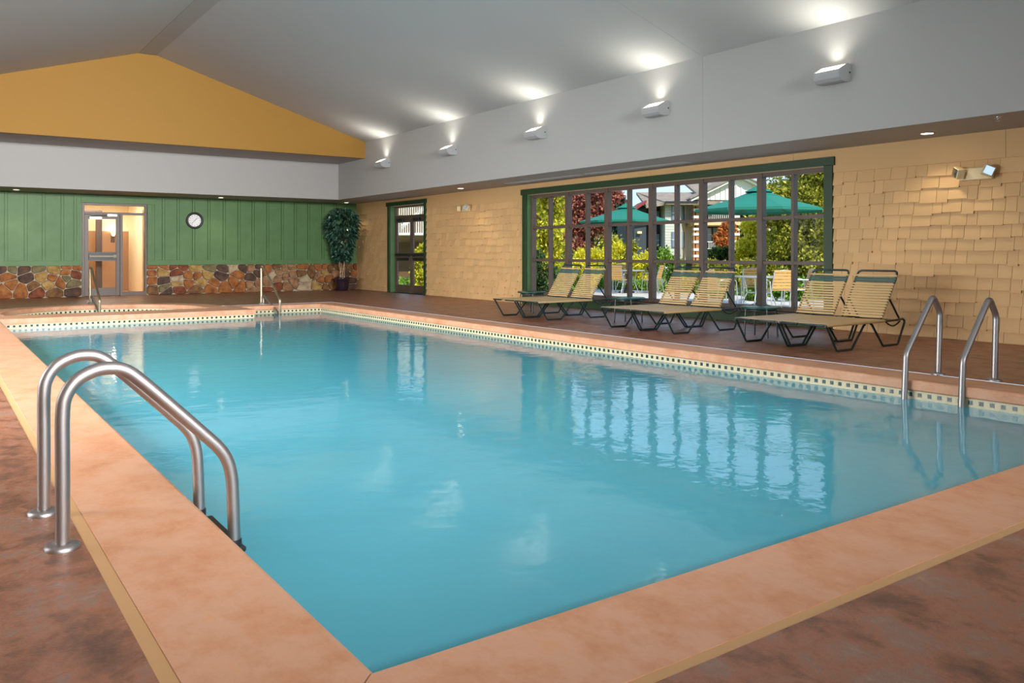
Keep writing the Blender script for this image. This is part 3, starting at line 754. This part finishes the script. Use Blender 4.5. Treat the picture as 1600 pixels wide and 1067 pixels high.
# clock
t = thing('wall_clock', 'round wall clock with black rim on the green boards', 'clock', (5.907,YW-.035,1.985))
def latheY(prof, n=32):
    m = MB().lathe(prof, n, cap=False); m.v = [(x,-z,y) for x,y,z in m.v]; return m
latheY([(.165,0),(.225,0),(.225,.03),(.205,.045),(.175,.035),(.165,.015)]).build('rim', black, t)
latheY([(.168,.014),(.001,.014)]).build('dial', mat('clock_dial',(240,240,240),.5), t)
for k in range(12):
    M = Matrix.Rotation(k*PI/6,4,'Y'); MB().box(-.004,.004,-.017,-.0145,.125,.15,M).build('hour_mark', black, t)
MB().box(-.006,.006,-.02,-.018,-.02,.1,Matrix.Rotation(math.radians(42),4,'Y')).build('hour_hand', black, t)
MB().box(-.004,.004,-.022,-.02,-.02,.12,Matrix.Rotation(math.radians(222),4,'Y')).build('minute_hand', black, t)

# ------------------------------------------------------------------ rails and ladders
RT = .0255
def esc(parent, x, y, m=steel):
    MB().lathe([(.062,0),(.062,.012),(.05,.02),(.03,.024),(.027,.024)],24,(x,y,.0)).build('escutcheon', m, parent)
def ladder(ys, prof, label, rad, treads, m=steel, zs=-.09):
    t = thing('pool_ladder', label, 'ladder', (0,0,0))
    for y, xo in ys:
        MB().tube(smooth_path([(x+xo,y,z) for x,z in prof]) if rad is None else fillet([(x+xo,y,z) for x,z in prof], rad, 10), RT, 16).build('rail', m, t)
        esc(t, prof[0][0]+xo, y, m)
        xe = prof[-1][0]+xo
        MB().tube([(xe,y,zs),(xe,y,-.9)], RT+.004, 14).build('bumper_sleeve', black, t)
    x = prof[-1][0]; y0, y1 = ys[0][0], ys[1][0]
    for z in treads: MB().bbox(x-.05,x+.06,min(y0,y1),max(y0,y1),z-.025,z,.006).build('tread', black, t)
    return t
ladder([(3.99,0),(3.484,.01)], [(.40,0),(.40,.3),(.40,.50),(.412,.57),(.45,.624),(.51,.654),(.565,.659),(.615,.646),(.67,.603),(.80,.474),(.90,.372),(.97,.298),(1.005,.24),(1.022,.17),(1.028,.08),(1.034,-.12)], 'stainless steel pool ladder at the near left edge',
       None, (-.13,-.42,-.72))
ladder([(3.9,0),(3.43,.03)], [(7.49,0),(7.52,.56),(7.40,.72),(7.29,.60),(6.95,.22),(6.91,-.32)], 'stainless steel pool ladder at the right edge in front of the shingle wall',
       [0,.10,.05,.08,.10,0], (-.35,-.65), steel, -.3)
def grab_rail(x, yb, yt, ye, ztop, label, zlow):
    t = thing('handrail', label, 'handrail', (x,yb,0))
    def W(p): return [(0,y-yb,z) for y,z in p]
    MB().tube(fillet(W([(yb,0),(yb,ztop+.02),(yb-.13,ztop+.0),(ye-.02,.13),(ye+.02,zlow)]), [0,.07,.05,.08,0], 8), RT*.95, 12).build('rail', brass, t)
    MB().tube(fillet(W([(yt,0),(yt,.19),(ye+.18,zlow+.05),(ye+.08,zlow)]), [0,.1,.05,0], 8), RT*.9, 12).build('lower_rail', steel, t)
    MB().lathe([(.055,0),(.055,.01),(.03,.02)],18,(0,0,0)).build('escutcheon', steel, t); MB().lathe([(.055,0),(.055,.01),(.03,.02)],18,(0,yt-yb,.001)).build('escutcheon', steel, t)
    MB().tube([(0,ye+.02-yb,zlow),(0,ye+.02-yb,zlow-.4)],RT*.95,12).build('footing', black, t)
grab_rail(5.96,17.94,17.80,16.78,.80,'slanted steel handrail at the far end of the pool in front of the stone wainscot',-.16)
grab_rail(2.92,20.22,20.08,19.0,.78,'slanted steel handrail beside the hot tub in front of the entrance door',-.16)

# ------------------------------------------------------------------ chaise loungers
def make_lounger():
    t = thing('chaise_lounge', 'x', 'lounge chair')
    hw = .30; zr = .30; r = .013
    for q in (-1,1):
        y = q*hw
        MB().tube(fillet([(0,y,zr),(.02,y,zr),(.21,y,r),(.50,y,r),(.74,y,zr-.03),(.76,y,zr-.026)], .03, 4), r, 8).build('front_leg', frame_g, t)
        MB().tube(fillet([(.88,y,zr-.02),(.90,y,zr-.025),(1.13,y,r),(1.45,y,r),(1.61,y,zr-.02),(1.56,y,zr+.01),(1.40,y,zr-.0)], .03, 4), r, 8).build('rear_leg', frame_g, t)
        fr_ = MB().tube(fillet([(0,y*.2,zr),(0,y,zr),(1.2,y,zr),(1.42,y,zr)], .05, 5), r, 8)
        fr_.build('side_rail', frame_g, t)
    a = math.radians(57); ca, sa = math.cos(a), math.sin(a); L = .69; x0 = 1.16; z0 = zr+.005
    def B(s, y, off=0): return (x0+s*ca-off*sa, y, z0+s*sa+off*ca)
    bw = hw-.042
    bf = [B(0,-bw),B(L,-bw),B(L,bw),B(0,bw)]
    MB().tube(fillet(bf, .06, 6), r, 8).build('back_frame', frame_g, t)
    MB().tube([(x0,-hw,zr),(x0,hw,zr)], r*.8, 8).build('hinge_bar', frame_g, t)
    for q in (-1,1):
        MB().tube([B(.30,q*(hw-.03)),(1.545,q*(hw-.03),zr-.0)], .012, 8).build('brace', frame_g, t)
    arcp = [(1.25+.30*k/8, -hw+.03, zr-.02-.05*math.sin(PI*k/8)) for k in range(9)]
    MB().tube(arcp, .010, 6).build('ratchet_arc', frame_g, t)
    MB().tube([(p[0],-p[1],p[2]) for p in arcp], .010, 6).build('ratchet_arc', frame_g, t)
    MB().tube([(1.50,-hw+.03,zr-.01),(1.50,hw-.03,zr-.01)], .010, 6).build('cross_bar', frame_g, t)
    # seat straps
    w = .052; sm = MB()
    def strap_mesh(wd, hwd, m):
        g = MB(); rr = .0165
        prof = [(-hwd-rr*math.sin(k*PI/4+PI/4)*1.0-.0, rr*math.cos(k*PI/4+PI/4)) for k in range(0,4)]
        pts = [(-hwd+.002,-rr),(-hwd-rr*.75,-rr*.7),(-hwd-rr,0),(-hwd-rr*.7,rr*.8),(-hwd+.004,rr+.001)]
        pts = pts+[(0,rr-.004)]+[(-a_,b_) for a_,b_ in pts[::-1]]
        vs = []
        for (yy,zz) in pts: vs += [(-wd/2,yy,zz),(wd/2,yy,zz)]
        inn = [(yy*.985, zz-.003 if zz > 0 else zz+.003) for yy,zz in pts]
        for (yy,zz) in inn: vs += [(-wd/2,yy,zz),(wd/2,yy,zz)]
        n = len(pts); fs = []
        for i in range(n-1):
            fs.append((2*i,2*i+1,2*i+3,2*i+2)); o_ = 2*n; fs.append((o_+2*i,o_+2*i+2,o_+2*i+3,o_+2*i+1))
            fs.append((2*i,2*i+2,o_+2*i+2,o_+2*i)); fs.append((2*i+1,o_+2*i+1,o_+2*i+3,2*i+3))
        me = g.add(vs, fs, False).mesh('strap'); me.materials.append(m); return me
    sA = strap_mesh(.0545, hw, strap); sB = strap_mesh(.0255, hw-.042, strap); sC = strap_mesh(.034, hw-.042, strap_g)
    for k in range(20):
        o = link('seat_strap', sA, None, t); o.location = (.045+k*.0575, 0, zr)
    k = 0; s = .05
    def bs(me, s, nm):
        o = link(nm, me, None, t); p = B(s, 0); o.location = p; o.rotation_euler = (0,-a,0)
    for k in range(13): bs(sB, .04+k*.0375, 'back_strap')
    bs(sC, .04+13*.0375+.004, 'green_back_strap'); bs(sC, .04+14*.0375+.005, 'green_back_strap'); bs(sB, .04+15*.0375+.010, 'back_strap')
    return t
pl = make_lounger()
spots = [(8.05,5.735,0,'strap chaise lounge nearest the camera, right one of the right-hand pair'),
         (8.05,6.38,0,'strap chaise lounge of the right-hand pair, beside the round table'),
         (8.04,8.19,.0,'strap chaise lounge of the middle pair, nearer the right-hand round table'),
         (8.04,8.84,.0,'strap chaise lounge of the middle pair, on its left side'),
         (8.06,11.01,.0,'strap chaise lounge of the farthest pair, on its right side'),
         (8.05,11.66,0,'strap chaise lounge farthest from the camera, leftmost of the six')]
for i, (x,y,rz,lb) in enumerate(spots):
    o = pl if i == 0 else copy_tree(pl)
    o.location = (x,y,0); o.rotation_euler = (0,0,rz); tag(o, lb, 'lounge chair', 'strap chaise lounges by the window')
def make_side_table():
    t = thing('side_table', 'x', 'side table')
    MB().lathe([(.001,.40),(.255,.40),(.265,.395),(.268,.385),(.262,.372),(.25,.37),(.001,.37)],32,cap=False).build('table_top', table_g, t)
    MB().tube([(.20*math.cos(2*PI*k/20),.20*math.sin(2*PI*k/20),.355) for k in range(20)],.011,8,closed=True).build('ring', frame_g, t)
    for k in range(4):
        a = PI/4+k*PI/2+.25; MB().tube([(.205*math.cos(a),.205*math.sin(a),.37),(.225*math.cos(a),.225*math.sin(a),0)],.011,8).build('leg', frame_g, t)
    return t
st = make_side_table()
for i,(x,y,lb) in enumerate([(8.98,7.02,'round dark green side table between the middle and right-hand loungers'),(9.10,9.68,'round dark green side table between the farthest and middle loungers'),(9.10,12.25,'round dark green side table left of the farthest lounger')]):
    o = st if i == 0 else copy_tree(st); o.location = (x,y,0); tag(o, lb, 'side table', 'round side tables by the window')

# ------------------------------------------------------------------ potted tree in the far corner
t = thing('potted_tree', 'tall artificial leafy tree with pale stems in a dark pot', 'potted plant', (9.96,22.76,0))
MB().lathe([(.16,0),(.17,.01),(.20,.18),(.215,.32),(.235,.34),(.24,.385),(.225,.39),(.205,.36),(.19,.34),(.001,.34)],28,cap=False).build('pot', pot_m, t)
MB().lathe([(.195,.345),(.001,.352)],20,cap=False).build('soil', soil, t)
rs = random.Random(5)
for k in range(6):
    a = 2*PI*k/6; r0 = .06; p = [(r0*math.cos(a),r0*math.sin(a),.33)]
    for q in range(1,7):
        z = .33+q*.2; tw = a+q*.35; rr = .05+.012*q; p.append((rr*math.cos(tw)+rs.uniform(-.01,.01), rr*math.sin(tw)+rs.uniform(-.01,.01), z))
    MB().tube(p, [.016-.0014*q for q in range(7)], 7).build('stem', bark_l, t)
def leaf_cloud(pts, size, droop, rs, aspect=2.4, jitter=.35):
    g = MB()
    for (p, nrm) in pts:
        L = size*rs.uniform(.7,1.3); wd = L/aspect/2
        d = Vector((nrm[0]+rs.uniform(-jitter,jitter), nrm[1]+rs.uniform(-jitter,jitter), nrm[2]+rs.uniform(-jitter,jitter)-droop)).normalized()
        s = d.cross(Vector((rs.uniform(-1,1),rs.uniform(-1,1),rs.uniform(-.4,1)))).normalized(); u = s.cross(d)
        p = Vector(p)
        g.add([p, p+d*L*.45+s*wd+u*L*.06, p+d*L, p+d*L*.45-s*wd+u*L*.06], [(0,1,2,3)])
    me = bpy.data.meshes.new('foliage'); me.from_pydata(g.v, [], g.f); me.update(); return me
pts = []
for k in range(2100):
    z = rs.uniform(.88,2.44); tt = (z-.88)/1.56
    R = .17+.27*min(1,tt*1.7) if tt < .86 else .44*(1-(tt-.86)/.14*.6)
    R *= 1+.16*math.sin(z*9+2.1)*math.sin(k*1.0)
    a = rs.uniform(0,2*PI); r = R*(rs.uniform(.45,1)**.5)
    x, y = r*math.cos(a), min(r*math.sin(a)*.82,.40); x = min(x,.50)
    pts.append(((x,y,z), (math.cos(a)*.6, math.sin(a)*.6, -.1)))
o = link('foliage', leaf_cloud(pts, .135, .6, rs, 2.6, .55), leaf_fic, t); o['kind'] = 'stuff'
# ------------------------------------------------------------------ outdoors
PZ = -.18
grassy = mat('mulch_and_grass', (104,112,58), .9, noise=(1.5, 8, [(.3,(74,62,40)),(.5,(104,116,52)),(.7,(150,160,70))]), bump=(8,.5,.05))
patio_m = mat('pale_concrete', (206,200,192), .8, noise=(2, 6, [(.3,(192,186,178)),(.7,(214,208,200))]))
struct('ground', MB().box(X2,140,-60,160,-.5,PZ-.03), grassy)
struct('ground_beyond', MB().box(-60,X2,YW+3.5,160,-.5,PZ-.03), grassy)
struct('pavement', MB().box(X2,20.0,4.0,27.0,-.4,PZ), patio_m)
canopy_m = mat('teal_canvas', (16,118,96), .7); siding = mat('pale_siding', (206,206,196), .7, bump=None); roof_m = mat('brown_roof', (150,134,118), .9, noise=(3,8,[(.35,(128,112,98)),(.65,(164,148,130))]))
bwhite = mat('white_trim', (236,234,226), .6); brick_m = mat('orange_cedar', (182,122,70), .8); dark_in = mat('shade_and_dark_trim', (44,46,52), .7); bglass = mat('far_glass', (120,138,160), .1, .0, .8); redroof = mat('red_trim', (140,50,46), .7); beige = mat('beige_wall', (196,164,124), .8); brownw = mat('brown_panel', (104,78,54), .8); slate = mat('grey_siding', (134,144,152), .8)  # near-black tone is shade painted on wing and balconies, plus trim colour
wood = mat('teak_slat', (214,164,96), .6)
def umbrella(u, d, R, zrim, ztop, label):
    x, y = at(u, d); t = thing('patio_umbrella', label, 'umbrella', (x,y,PZ), 0, 'teal patio umbrellas outside the window')
    n = 8; vs = []; zr = zrim-PZ; zt = ztop-PZ
    top = [(0,0,zt)]
    cn = MB(); a0 = .2
    def rim(k, f, dz): return (R*f*math.cos(a0+2*PI*k/n), R*f*math.sin(a0+2*PI*k/n), zr+(zt-zr)*(1-f)**1.12+dz)
    for k in range(n):
        for (f0,f1) in ((0.02,.3),(.3,.65),(.65,1)):
            cn.add([rim(k,f0,0),rim(k,f1,0),rim(k+1,f1,0),rim(k+1,f0,0)],[(0,1,2,3)])
        cn.add([rim(k,1,0),rim(k,1,-.05),rim(k+1,1,-.05),rim(k+1,1,0)],[(0,1,2,3)])
    c = cn.build('canopy', canopy_m, t); so_ = c.modifiers.new('thickness','SOLIDIFY'); so_.thickness = .006
    vc = MB()
    for k in range(n): vc.add([(0,0,zt+.1),rim(k,.22,.05),rim(k+1,.22,.05)],[(0,1,2)])
    c = vc.build('vent_cap', canopy_m, t); so_ = c.modifiers.new('thickness','SOLIDIFY'); so_.thickness = .006
    for k in range(n): MB().tube([(0,0,zt-.06),rim(k,.98,-.03)],.009,6).build('rib', bronze_d, t)
    MB().tube([(0,0,0),(0,0,zt+.12)],.024,10).build('pole', bronze_d, t)
    MB().lathe([(.26,0),(.26,.05),(.08,.1),(.04,.25),(.03,.25)],20).build('base', black, t)
    return (x,y)
U1 = umbrella(979, 26.7, 1.52, 2.12, 2.62, 'teal patio umbrella farther away, seen through the left half of the window')
U2 = umbrella(1186, 19.6, 1.52, 2.12, 2.62, 'teal patio umbrella nearer the window, seen through its right half')
def patio_table(p, label):
    t = thing('patio_table', label, 'table', (*p,PZ), 0, 'patio tables under the umbrellas')
    z = .74
    m = MB().lathe([(.05,z),(.56,z),(.575,z-.01),(.575,z-.03),(.56,z-.035),(.05,z-.035),(.05,z)],36,cap=False).build('table_top', mat('grey_table_top',(150,158,160),.3), t)
    for k in range(4):
        a = k*PI/2+.4; MB().tube(fillet([(.35*math.cos(a),.35*math.sin(a),z-.03),(.28*math.cos(a),.28*math.sin(a),.35),(.42*math.cos(a),.42*math.sin(a),.012)],.1,4),.014,8).build('leg', alu, t)
    MB().tube([(.28*math.cos(2*PI*k/20),.28*math.sin(2*PI*k/20),.35) for k in range(20)],.01,6,closed=True).build('ring', alu, t)
patio_table(U1,'round patio table under the farther teal umbrella'); patio_table(U2,'round patio table under the nearer teal umbrella')
def make_pchair():
    t = thing('patio_chair','x','chair')
    for q in (-1,1):
        y = q*.27
        MB().tube(fillet([(.26,y,.012),(.22,y,.66),(-.20,y,.66),(-.30,y,.012)],.08,5),.013,8).build('arm_frame', alu, t)
        MB().tube(fillet([(.22,y*.85,.43),(-.2,y*.85,.42),(-.33,y*.85,.88),(-.33,0,.9)],.07,5),.013,8).build('seat_frame', alu, t)
    sm_ = MB().bbox(-.03,.03,-.235,.235,-.009,.009,.003).mesh('slat'); sm_.materials.append(wood)
    for k in range(6):
        o = link('seat_slat', sm_, None, t); o.location = (.19-k*.074,0,.448)
    for k in range(6):
        o = link('back_slat', sm_, None, t); s = .09+k*.072; o.location = (-.2-.13/.46*s-.0,0,.42+s); o.rotation_euler = (0,PI/2-.275,0)
    return t
pc = make_pchair(); first = True
CH = [(U1,.75,3.6,'wood-slat patio chair left of the farther umbrella table'),(U1,.85,5.2,'wood-slat patio chair on the right of the farther umbrella table'),(U1,.8,1.0,'wood-slat patio chair behind the farther umbrella table'),
      (U2,.95,2.75,'wood-slat patio chair on the left of the nearer umbrella table'),(U2,.8,4.3,'wood-slat patio chair in front of the nearer umbrella table'),(U2,.9,5.6,'wood-slat patio chair on the right of the nearer umbrella table'),(U2,.9,.8,'wood-slat patio chair behind the nearer umbrella table')]
for (U,r,a,lb) in CH:
    o = pc if first else copy_tree(pc); first = False
    o.location = (U[0]+r*math.cos(a), U[1]+r*math.sin(a), PZ); o.rotation_euler = (0,0,a+PI); tag(o, lb, 'chair', 'patio chairs outside the window')

# trees and shrubs
rsT = random.Random(21)
def foliage(name, label, cat, u, d, blobs, n, size, m, group, trunk=True, jitter=.9, bark_mat=bark):
    """blobs: (du_px, v_px, rx_px, rz_px) in photo pixels at distance d -> ellipsoids of leaf clusters"""
    x, y = at(u, d); k = d/FPX; t = thing(name, label, cat, (x,y,PZ), -TH, group)
    vol = [b[2]*b[3] for b in blobs]; tot = sum(vol); pts = []
    for b, vv in zip(blobs, vol):
        cx, cz, rx, rz = b[0]*k, hz(b[1],d)-PZ, b[2]*k, b[3]*k; ry = (b[4] if len(b) > 4 else 1)*rx
        cl = []
        nc = max(10, int(26*rx*rz/2)); nc = min(nc, 160)
        for _ in range(nc):
            v = Vector((rsT.gauss(0,1),rsT.gauss(0,1),rsT.gauss(0,1))).normalized(); q = rsT.uniform(.55,1)
            cl.append((Vector((cx+v.x*rx*q, v.y*ry*q, cz+v.z*rz*q)), v))
        cr = .34*math.sqrt(rx*rz)
        for _ in range(int(2.0*n*vv/tot)):
            c, v = rsT.choice(cl); off = Vector((rsT.gauss(0,1),rsT.gauss(0,1),rsT.gauss(0,1)))*cr*.5
            p = c+off
            if p.z < .02: p.z = rsT.uniform(.03,.3)
            pts.append((p, (v*.6+off.normalized()*.4)))
    o = link('foliage', leaf_cloud(pts, size*.66, .15, rsT, 1.7, jitter), m, t); o['kind'] = 'stuff'
    if trunk:
        zt = max(hz(b[1],d)-PZ for b in blobs)*1.0; r0 = max(.03, zt*.022)
        MB().tube([(0,0,-.02),(.03*zt,0,zt*.35),(0,.02*zt,zt*.7),(.02*zt,0,zt)],[r0,r0*.8,r0*.55,r0*.2],8).build('trunk', bark_mat, t)
        for q in range(4):
            a = q*1.7; MB().tube([(0,0,zt*(.3+.12*q)),(math.cos(a)*zt*.14,math.sin(a)*zt*.14,zt*(.5+.1*q))],[r0*.5,r0*.15],6).build('branch', bark_mat, t)
    return t
GT = 'trees outside the window'; GB = 'shrubs beyond the patio'
foliage('tree','yellow-green tree at the left end of the window','tree',858,24,[(0,330,32,60),(8,270,30,50),(-12,395,26,45)],6500,.17,leaf_yg,GT)
foliage('tree','dark green leafy tree low at the left end of the window','tree',846,21,[(0,430,22,45)],2200,.14,leaf_dk,GT)
foliage('tree','reddish maple tree between the yellow tree and the far umbrella','tree',922,36,[(0,330,36,42),(-18,370,24,26),(14,290,28,34)],6000,.24,leaf_red,GT)
foliage('conifer','small dark conifer in front of the sky behind the far umbrella','tree',969,70,[(0,345,12,20),(0,328,7,14),(0,314,3.4,10)],2200,.45,leaf_fir,GT)
foliage('tree','olive green tree under the farther umbrella','tree',965,38,[(0,385,26,24)],2600,.24,leaf_ol,GT)
foliage('tree','big yellow-green tree filling the right end of the window','tree',1256,27,[(0,320,52,62),(-10,390,50,46),(12,255,44,46),(20,430,40,40),(-30,400,34,40),(-28,330,34,40)],16000,.20,leaf_ol,GT)
foliage('tree','bright yellow small tree left of the big right-hand tree','tree',1172,29,[(0,372,26,30),(6,405,28,26)],3800,.2,leaf_y,GT)
foliage('tree','orange-red small tree in front of the far balconies','tree',1136,34,[(2,366,10,16),(-6,380,12,12)],1500,.22,leaf_or,GT)
foliage('shrub','dark green shrub under the orange tree','shrub',1128,31,[(0,402,18,16)],1600,.2,leaf_dk,GB,False)
for (u,d,v,rx,rz,m,nn,lb) in ((880,29,432,26,28,leaf_yg,2300,'yellow-green shrub behind the farthest loungers'),(925,31,418,26,36,leaf_y,2600,'bright yellow shrub left of the farther umbrella pole'),
    (962,33,416,24,30,leaf_y,2400,'bright yellow shrub behind the farther umbrella pole'),(1010,34,418,24,24,leaf_y,2200,'yellow shrub right of the farther umbrella pole'),
    (1044,27,428,17,34,leaf_g,2200,'tall fresh green shrub behind the middle loungers'),(1078,28,440,20,22,leaf_yg,1800,'yellow-green shrub right of the tall green one'),
    (1118,28,430,24,22,leaf_ol,1800,'olive shrub behind the middle pair of backrests'),(1165,26,432,28,20,leaf_ol,2200,'olive shrub behind the nearer umbrella table'),
    (1208,25,440,28,24,leaf_ol,2400,'olive shrub right of the nearer umbrella table'),(1262,23,455,28,18,leaf_g,2000,'low green shrub at the right end of the window'),
    (948,29.2,452,22,13,leaf_g,1500,'low green shrub beside the farther patio chairs'),(1000,29.6,455,26,10,leaf_g,1500,'low green hedge below the farther umbrella table'),
    (895,24,462,26,12,leaf_g,1500,'low green hedge behind the farthest pair of loungers'),
    (1130,23.5,455,20,11,leaf_g,1500,'low green hedge behind the backrests of the middle loungers'),(1182,22.4,457,22,11,leaf_g,1500,'low green hedge under the nearer umbrella table'),(1234,22.2,457,22,12,leaf_g,1600,'low green hedge right of the nearer umbrella table')):
    foliage('shrub', lb, 'shrub', u, d, [(0,v,rx,rz)], nn, .15, m, GB, False)
foliage('shrub','yellow-green shrub seen through the right leaf of the exit door','shrub',657,27,[(0,430,10,26),(2,398,8,14)],1600,.15,leaf_yg,GB,False)
foliage('shrub','low grassy shrub seen through the left leaf of the exit door','shrub',634,26,[(0,445,13,12)],1200,.15,leaf_g,GB,False)
for i,(u,d,v,rx,rz,m,lb) in enumerate(((905,75,350,60,70,leaf_ol,'hazy olive tree far behind the maple'),(1300,60,330,70,90,leaf_ol,'hazy olive tree far behind the big right-hand tree'),(845,60,330,40,90,leaf_yg,'hazy yellow-green tree far behind the left end of the window'))):
    foliage('tree', lb, 'tree', u, d, [(0,v,rx,rz)], 4000, .5, m, GT)

# ------------------------------------------------------------------ far building
D = 46.0; K = D/FPX
bx_, by_ = at(1060, D)
bld = thing('guest_house', 'pale sided two-storey building with brown roof beyond the patio', 'building', (bx_,by_,0), -TH)
def bpx(u): return (u-1060)*K
def bz(v): return hz(v, D)
def bpart(nm, u0,u1,v0,v1,y0,y1,m,parent=bld): return MB().box(bpx(u0),bpx(u1),y0,y1,bz(v1),bz(v0)).build(nm, m, parent)
bpart('wall',1008,1040,318,432,1.5,8,dark_in)          # left wing, its shade put into the dark wall colour
bpart('wall',993,1012,325,432,.5,8,mat('shaded_wing_siding',(60,70,78),.8))  # wing's shade painted in as a dark siding tone
bpart('wall',1084,1215,312,432,2.4,9,siding)
def bwin(u0,u1,v0,v1,y):
    w_ = bpart('window',u0,u1,v0,v1,y-.06,y+.05,slate); bpart('pane',u0+1,u1-1,v0+1.2,v1-1.2,y-.09,y-.06,bglass,w_)
    bpart('glazing_bar',u0,u1,(v0+v1)/2-.4,(v0+v1)/2+.4,y-.11,y-.05,bwhite,w_)
# bay: lit front and angled right cheek
bay = MB().prism([(bpx(1039),0),(bpx(1063),0),(bpx(1083),1.8),(bpx(1083),6),(bpx(1039),6)], bz(432), bz(316), 'z').build('bay_wall', siding, bld)
# siding boards on the bay front
for k in range(22):
    v = 320+k*4.3; MB().bbox(bpx(1039),bpx(1063),-.03,0,bz(v+4.1),bz(v),.008).build('siding_board', siding, bld)
bwin(1049,1060,321,345,-.02); bwin(1049,1060,362,387,-.02)
for (v0,v1) in ((321,345),(362,387)):
    o = MB().box(-.22,.22,-.05,.05,bz(v1),bz(v0)).build('window', bglass, bld); o.location = (bpx(1071),.66,0); o.rotation_euler = (0,0,math.atan2(1.8,bpx(1083)-bpx(1063)))
bwin(1031,1037,328,345,1.44); bwin(1031,1037,365,385,1.44)
# roofs
def roof_plane(pts, m=roof_m, nm='roof'):
    n = len(pts); vs = [Vector(p) for p in pts]+[Vector(p)+Vector((0,.0,-.15)) for p in pts]
    return MB().add(vs, [tuple(range(n)), tuple(range(n,2*n))[::-1]]+[(i,(i+1)%n,(i+1)%n+n,i+n) for i in range(n)]).build(nm, m, bld)
roof_plane([(bpx(1007),-.6,bz(322)),(bpx(1040),-.6,bz(316.5)),(bpx(1040),4.5,bz(291)),(bpx(1013),4.5,bz(291))])
roof_plane([(bpx(1036),-.7,bz(316.5)),(bpx(1120),-.7,bz(316.5)),(bpx(1150),4.5,bz(291)),(bpx(1013),4.5,bz(291))])
bpart('fascia_board',1036,1086,315.5,318,-.75,-.6,dark_in)
roof_plane([(bpx(1100),1.5,bz(300)),(bpx(1260),1.5,bz(300)),(bpx(1260),9,bz(262)),(bpx(1120),9,bz(262))])
ch = bpart('chimney',998,1005.5,304,318,5.0,5.8,brick_m); bpart('chimney_cap',997,1006.5,303,305,4.9,5.9,dark_in,ch)
roof_plane([(bpx(990),-.3,bz(326)),(bpx(1009),-.3,bz(313)),(bpx(1009),3,bz(313)),(bpx(990),3,bz(326))], redroof, 'side_roof')
# gable over the balconies
gab = MB().prism([(bpx(1082),bz(313)),(bpx(1152),bz(279)),(bpx(1222),bz(313))], -.3, 1.0, 'y').build('gable_wall', bwhite, bld)
for k in range(11):
    u = 1108+k*8; hgt = 313-(1-abs(u-1152)/70)*34; MB().box(bpx(u)-.02,bpx(u)+.02,-.34,-.3,bz(312.5),bz(hgt+1)).build('batten', bwhite, gab)
for s in (-1,1):
    MB().prism([(bpx(1152),bz(275)),(bpx(1152),bz(278.5)),(bpx(1152+s*76),bz(316)),(bpx(1152+s*76),bz(312.5))], -.7, 1.2, 'y').build('barge_board', bwhite, bld)
    MB().prism([(bpx(1152),bz(273)),(bpx(1152),bz(275)),(bpx(1152+s*78),bz(312.5)),(bpx(1152+s*78),bz(310.5))], -.8, 5, 'y').build('gable_roof', roof_m, bld)
# balconies: cedar posts, beams, railings
bpart('balcony_shade',1098,1220,315,432,2.2,2.4,dark_in)  # dark sheet stands in for the shade inside the balconies
for v0 in (347,407): bpart('balcony_floor',1083,1220,v0,v0+5,-.3,2.4,mat('cream_beam',(222,196,146),.7))
for u0 in (1083,1142,1200):
    po = bpart('balcony_post',u0+4,u0+9,313,432,-.1,.2,brick_m)
    for v0 in (318,326,337,356,364,376,388,398):
        bpart('post_panel',u0,u0+13,v0,v0+4,-.15,.25,bwhite,po)
    for e in (0,11): bpart('post_strip',u0+e,u0+e+2,313,432,-.12,.2,brick_m,po)
for v0 in (333,377):
    bpart('railing_top',1097,1142,v0,v0+1.4,-.1,.0,bwhite); bpart('railing_bottom',1097,1142,v0+11,v0+12,-.1,.0,bwhite)
    for k in range(15): bpart('baluster',1098+3*k,1098.8+3*k,v0+1,v0+11.5,-.08,-.02,bwhite)
bwin(1116,1126,354,376,2.15); bwin(1128,1138,354,376,2.15)
lp = thing('porch_lamp','small lit porch lamp on the dark wing of the far building','wall lamp',(bx_,by_,0),-TH)
MB().box(bpx(998),bpx(1004),.3,.48,bz(364.5),bz(361.5)).build('lens', mat('porch_glow',(255,210,130),.5,emit=((255,210,130),2)), lp)

# stair building seen through the exit door
D3 = 34.0; K3 = D3/FPX; sx_, sy_ = at(640, D3)
sb = thing('stair_building', 'beige building with white stair railing seen through the exit door', 'building', (sx_,sy_,0), -TH)
def spart(nm,u0,u1,v0,v1,y0,y1,m,parent=sb): return MB().box((u0-640)*K3,(u1-640)*K3,y0,y1,hz(v1,D3),hz(v0,D3)).build(nm,m,parent)
spart('wall',560,720,290,450,1.5,4,beige)
spart('lower_wall',560,720,378,450,1.2,1.5,brownw)
spart('landing',560,720,364,367.5,-.3,1.5,bwhite)
spart('railing_top',560,720,338,340,-.25,-.15,bwhite)
for k in range(26): spart('baluster',600+k*3.4,601.1+k*3.4,339,365,-.22,-.17,bwhite)
spart('upper_landing',560,720,310,313,-.3,1.5,bwhite)
for k in range(26): spart('baluster',600+k*3.4,601.1+k*3.4,314,336,-.02,.03,bwhite)
MB().prism([((625-640)*K3,hz(352,D3)),((664-640)*K3,hz(318,D3)),((664-640)*K3,hz(325,D3)),((625-640)*K3,hz(359,D3))][::1], .2, .4, 'y').build('stair_stringer', bwhite, sb)
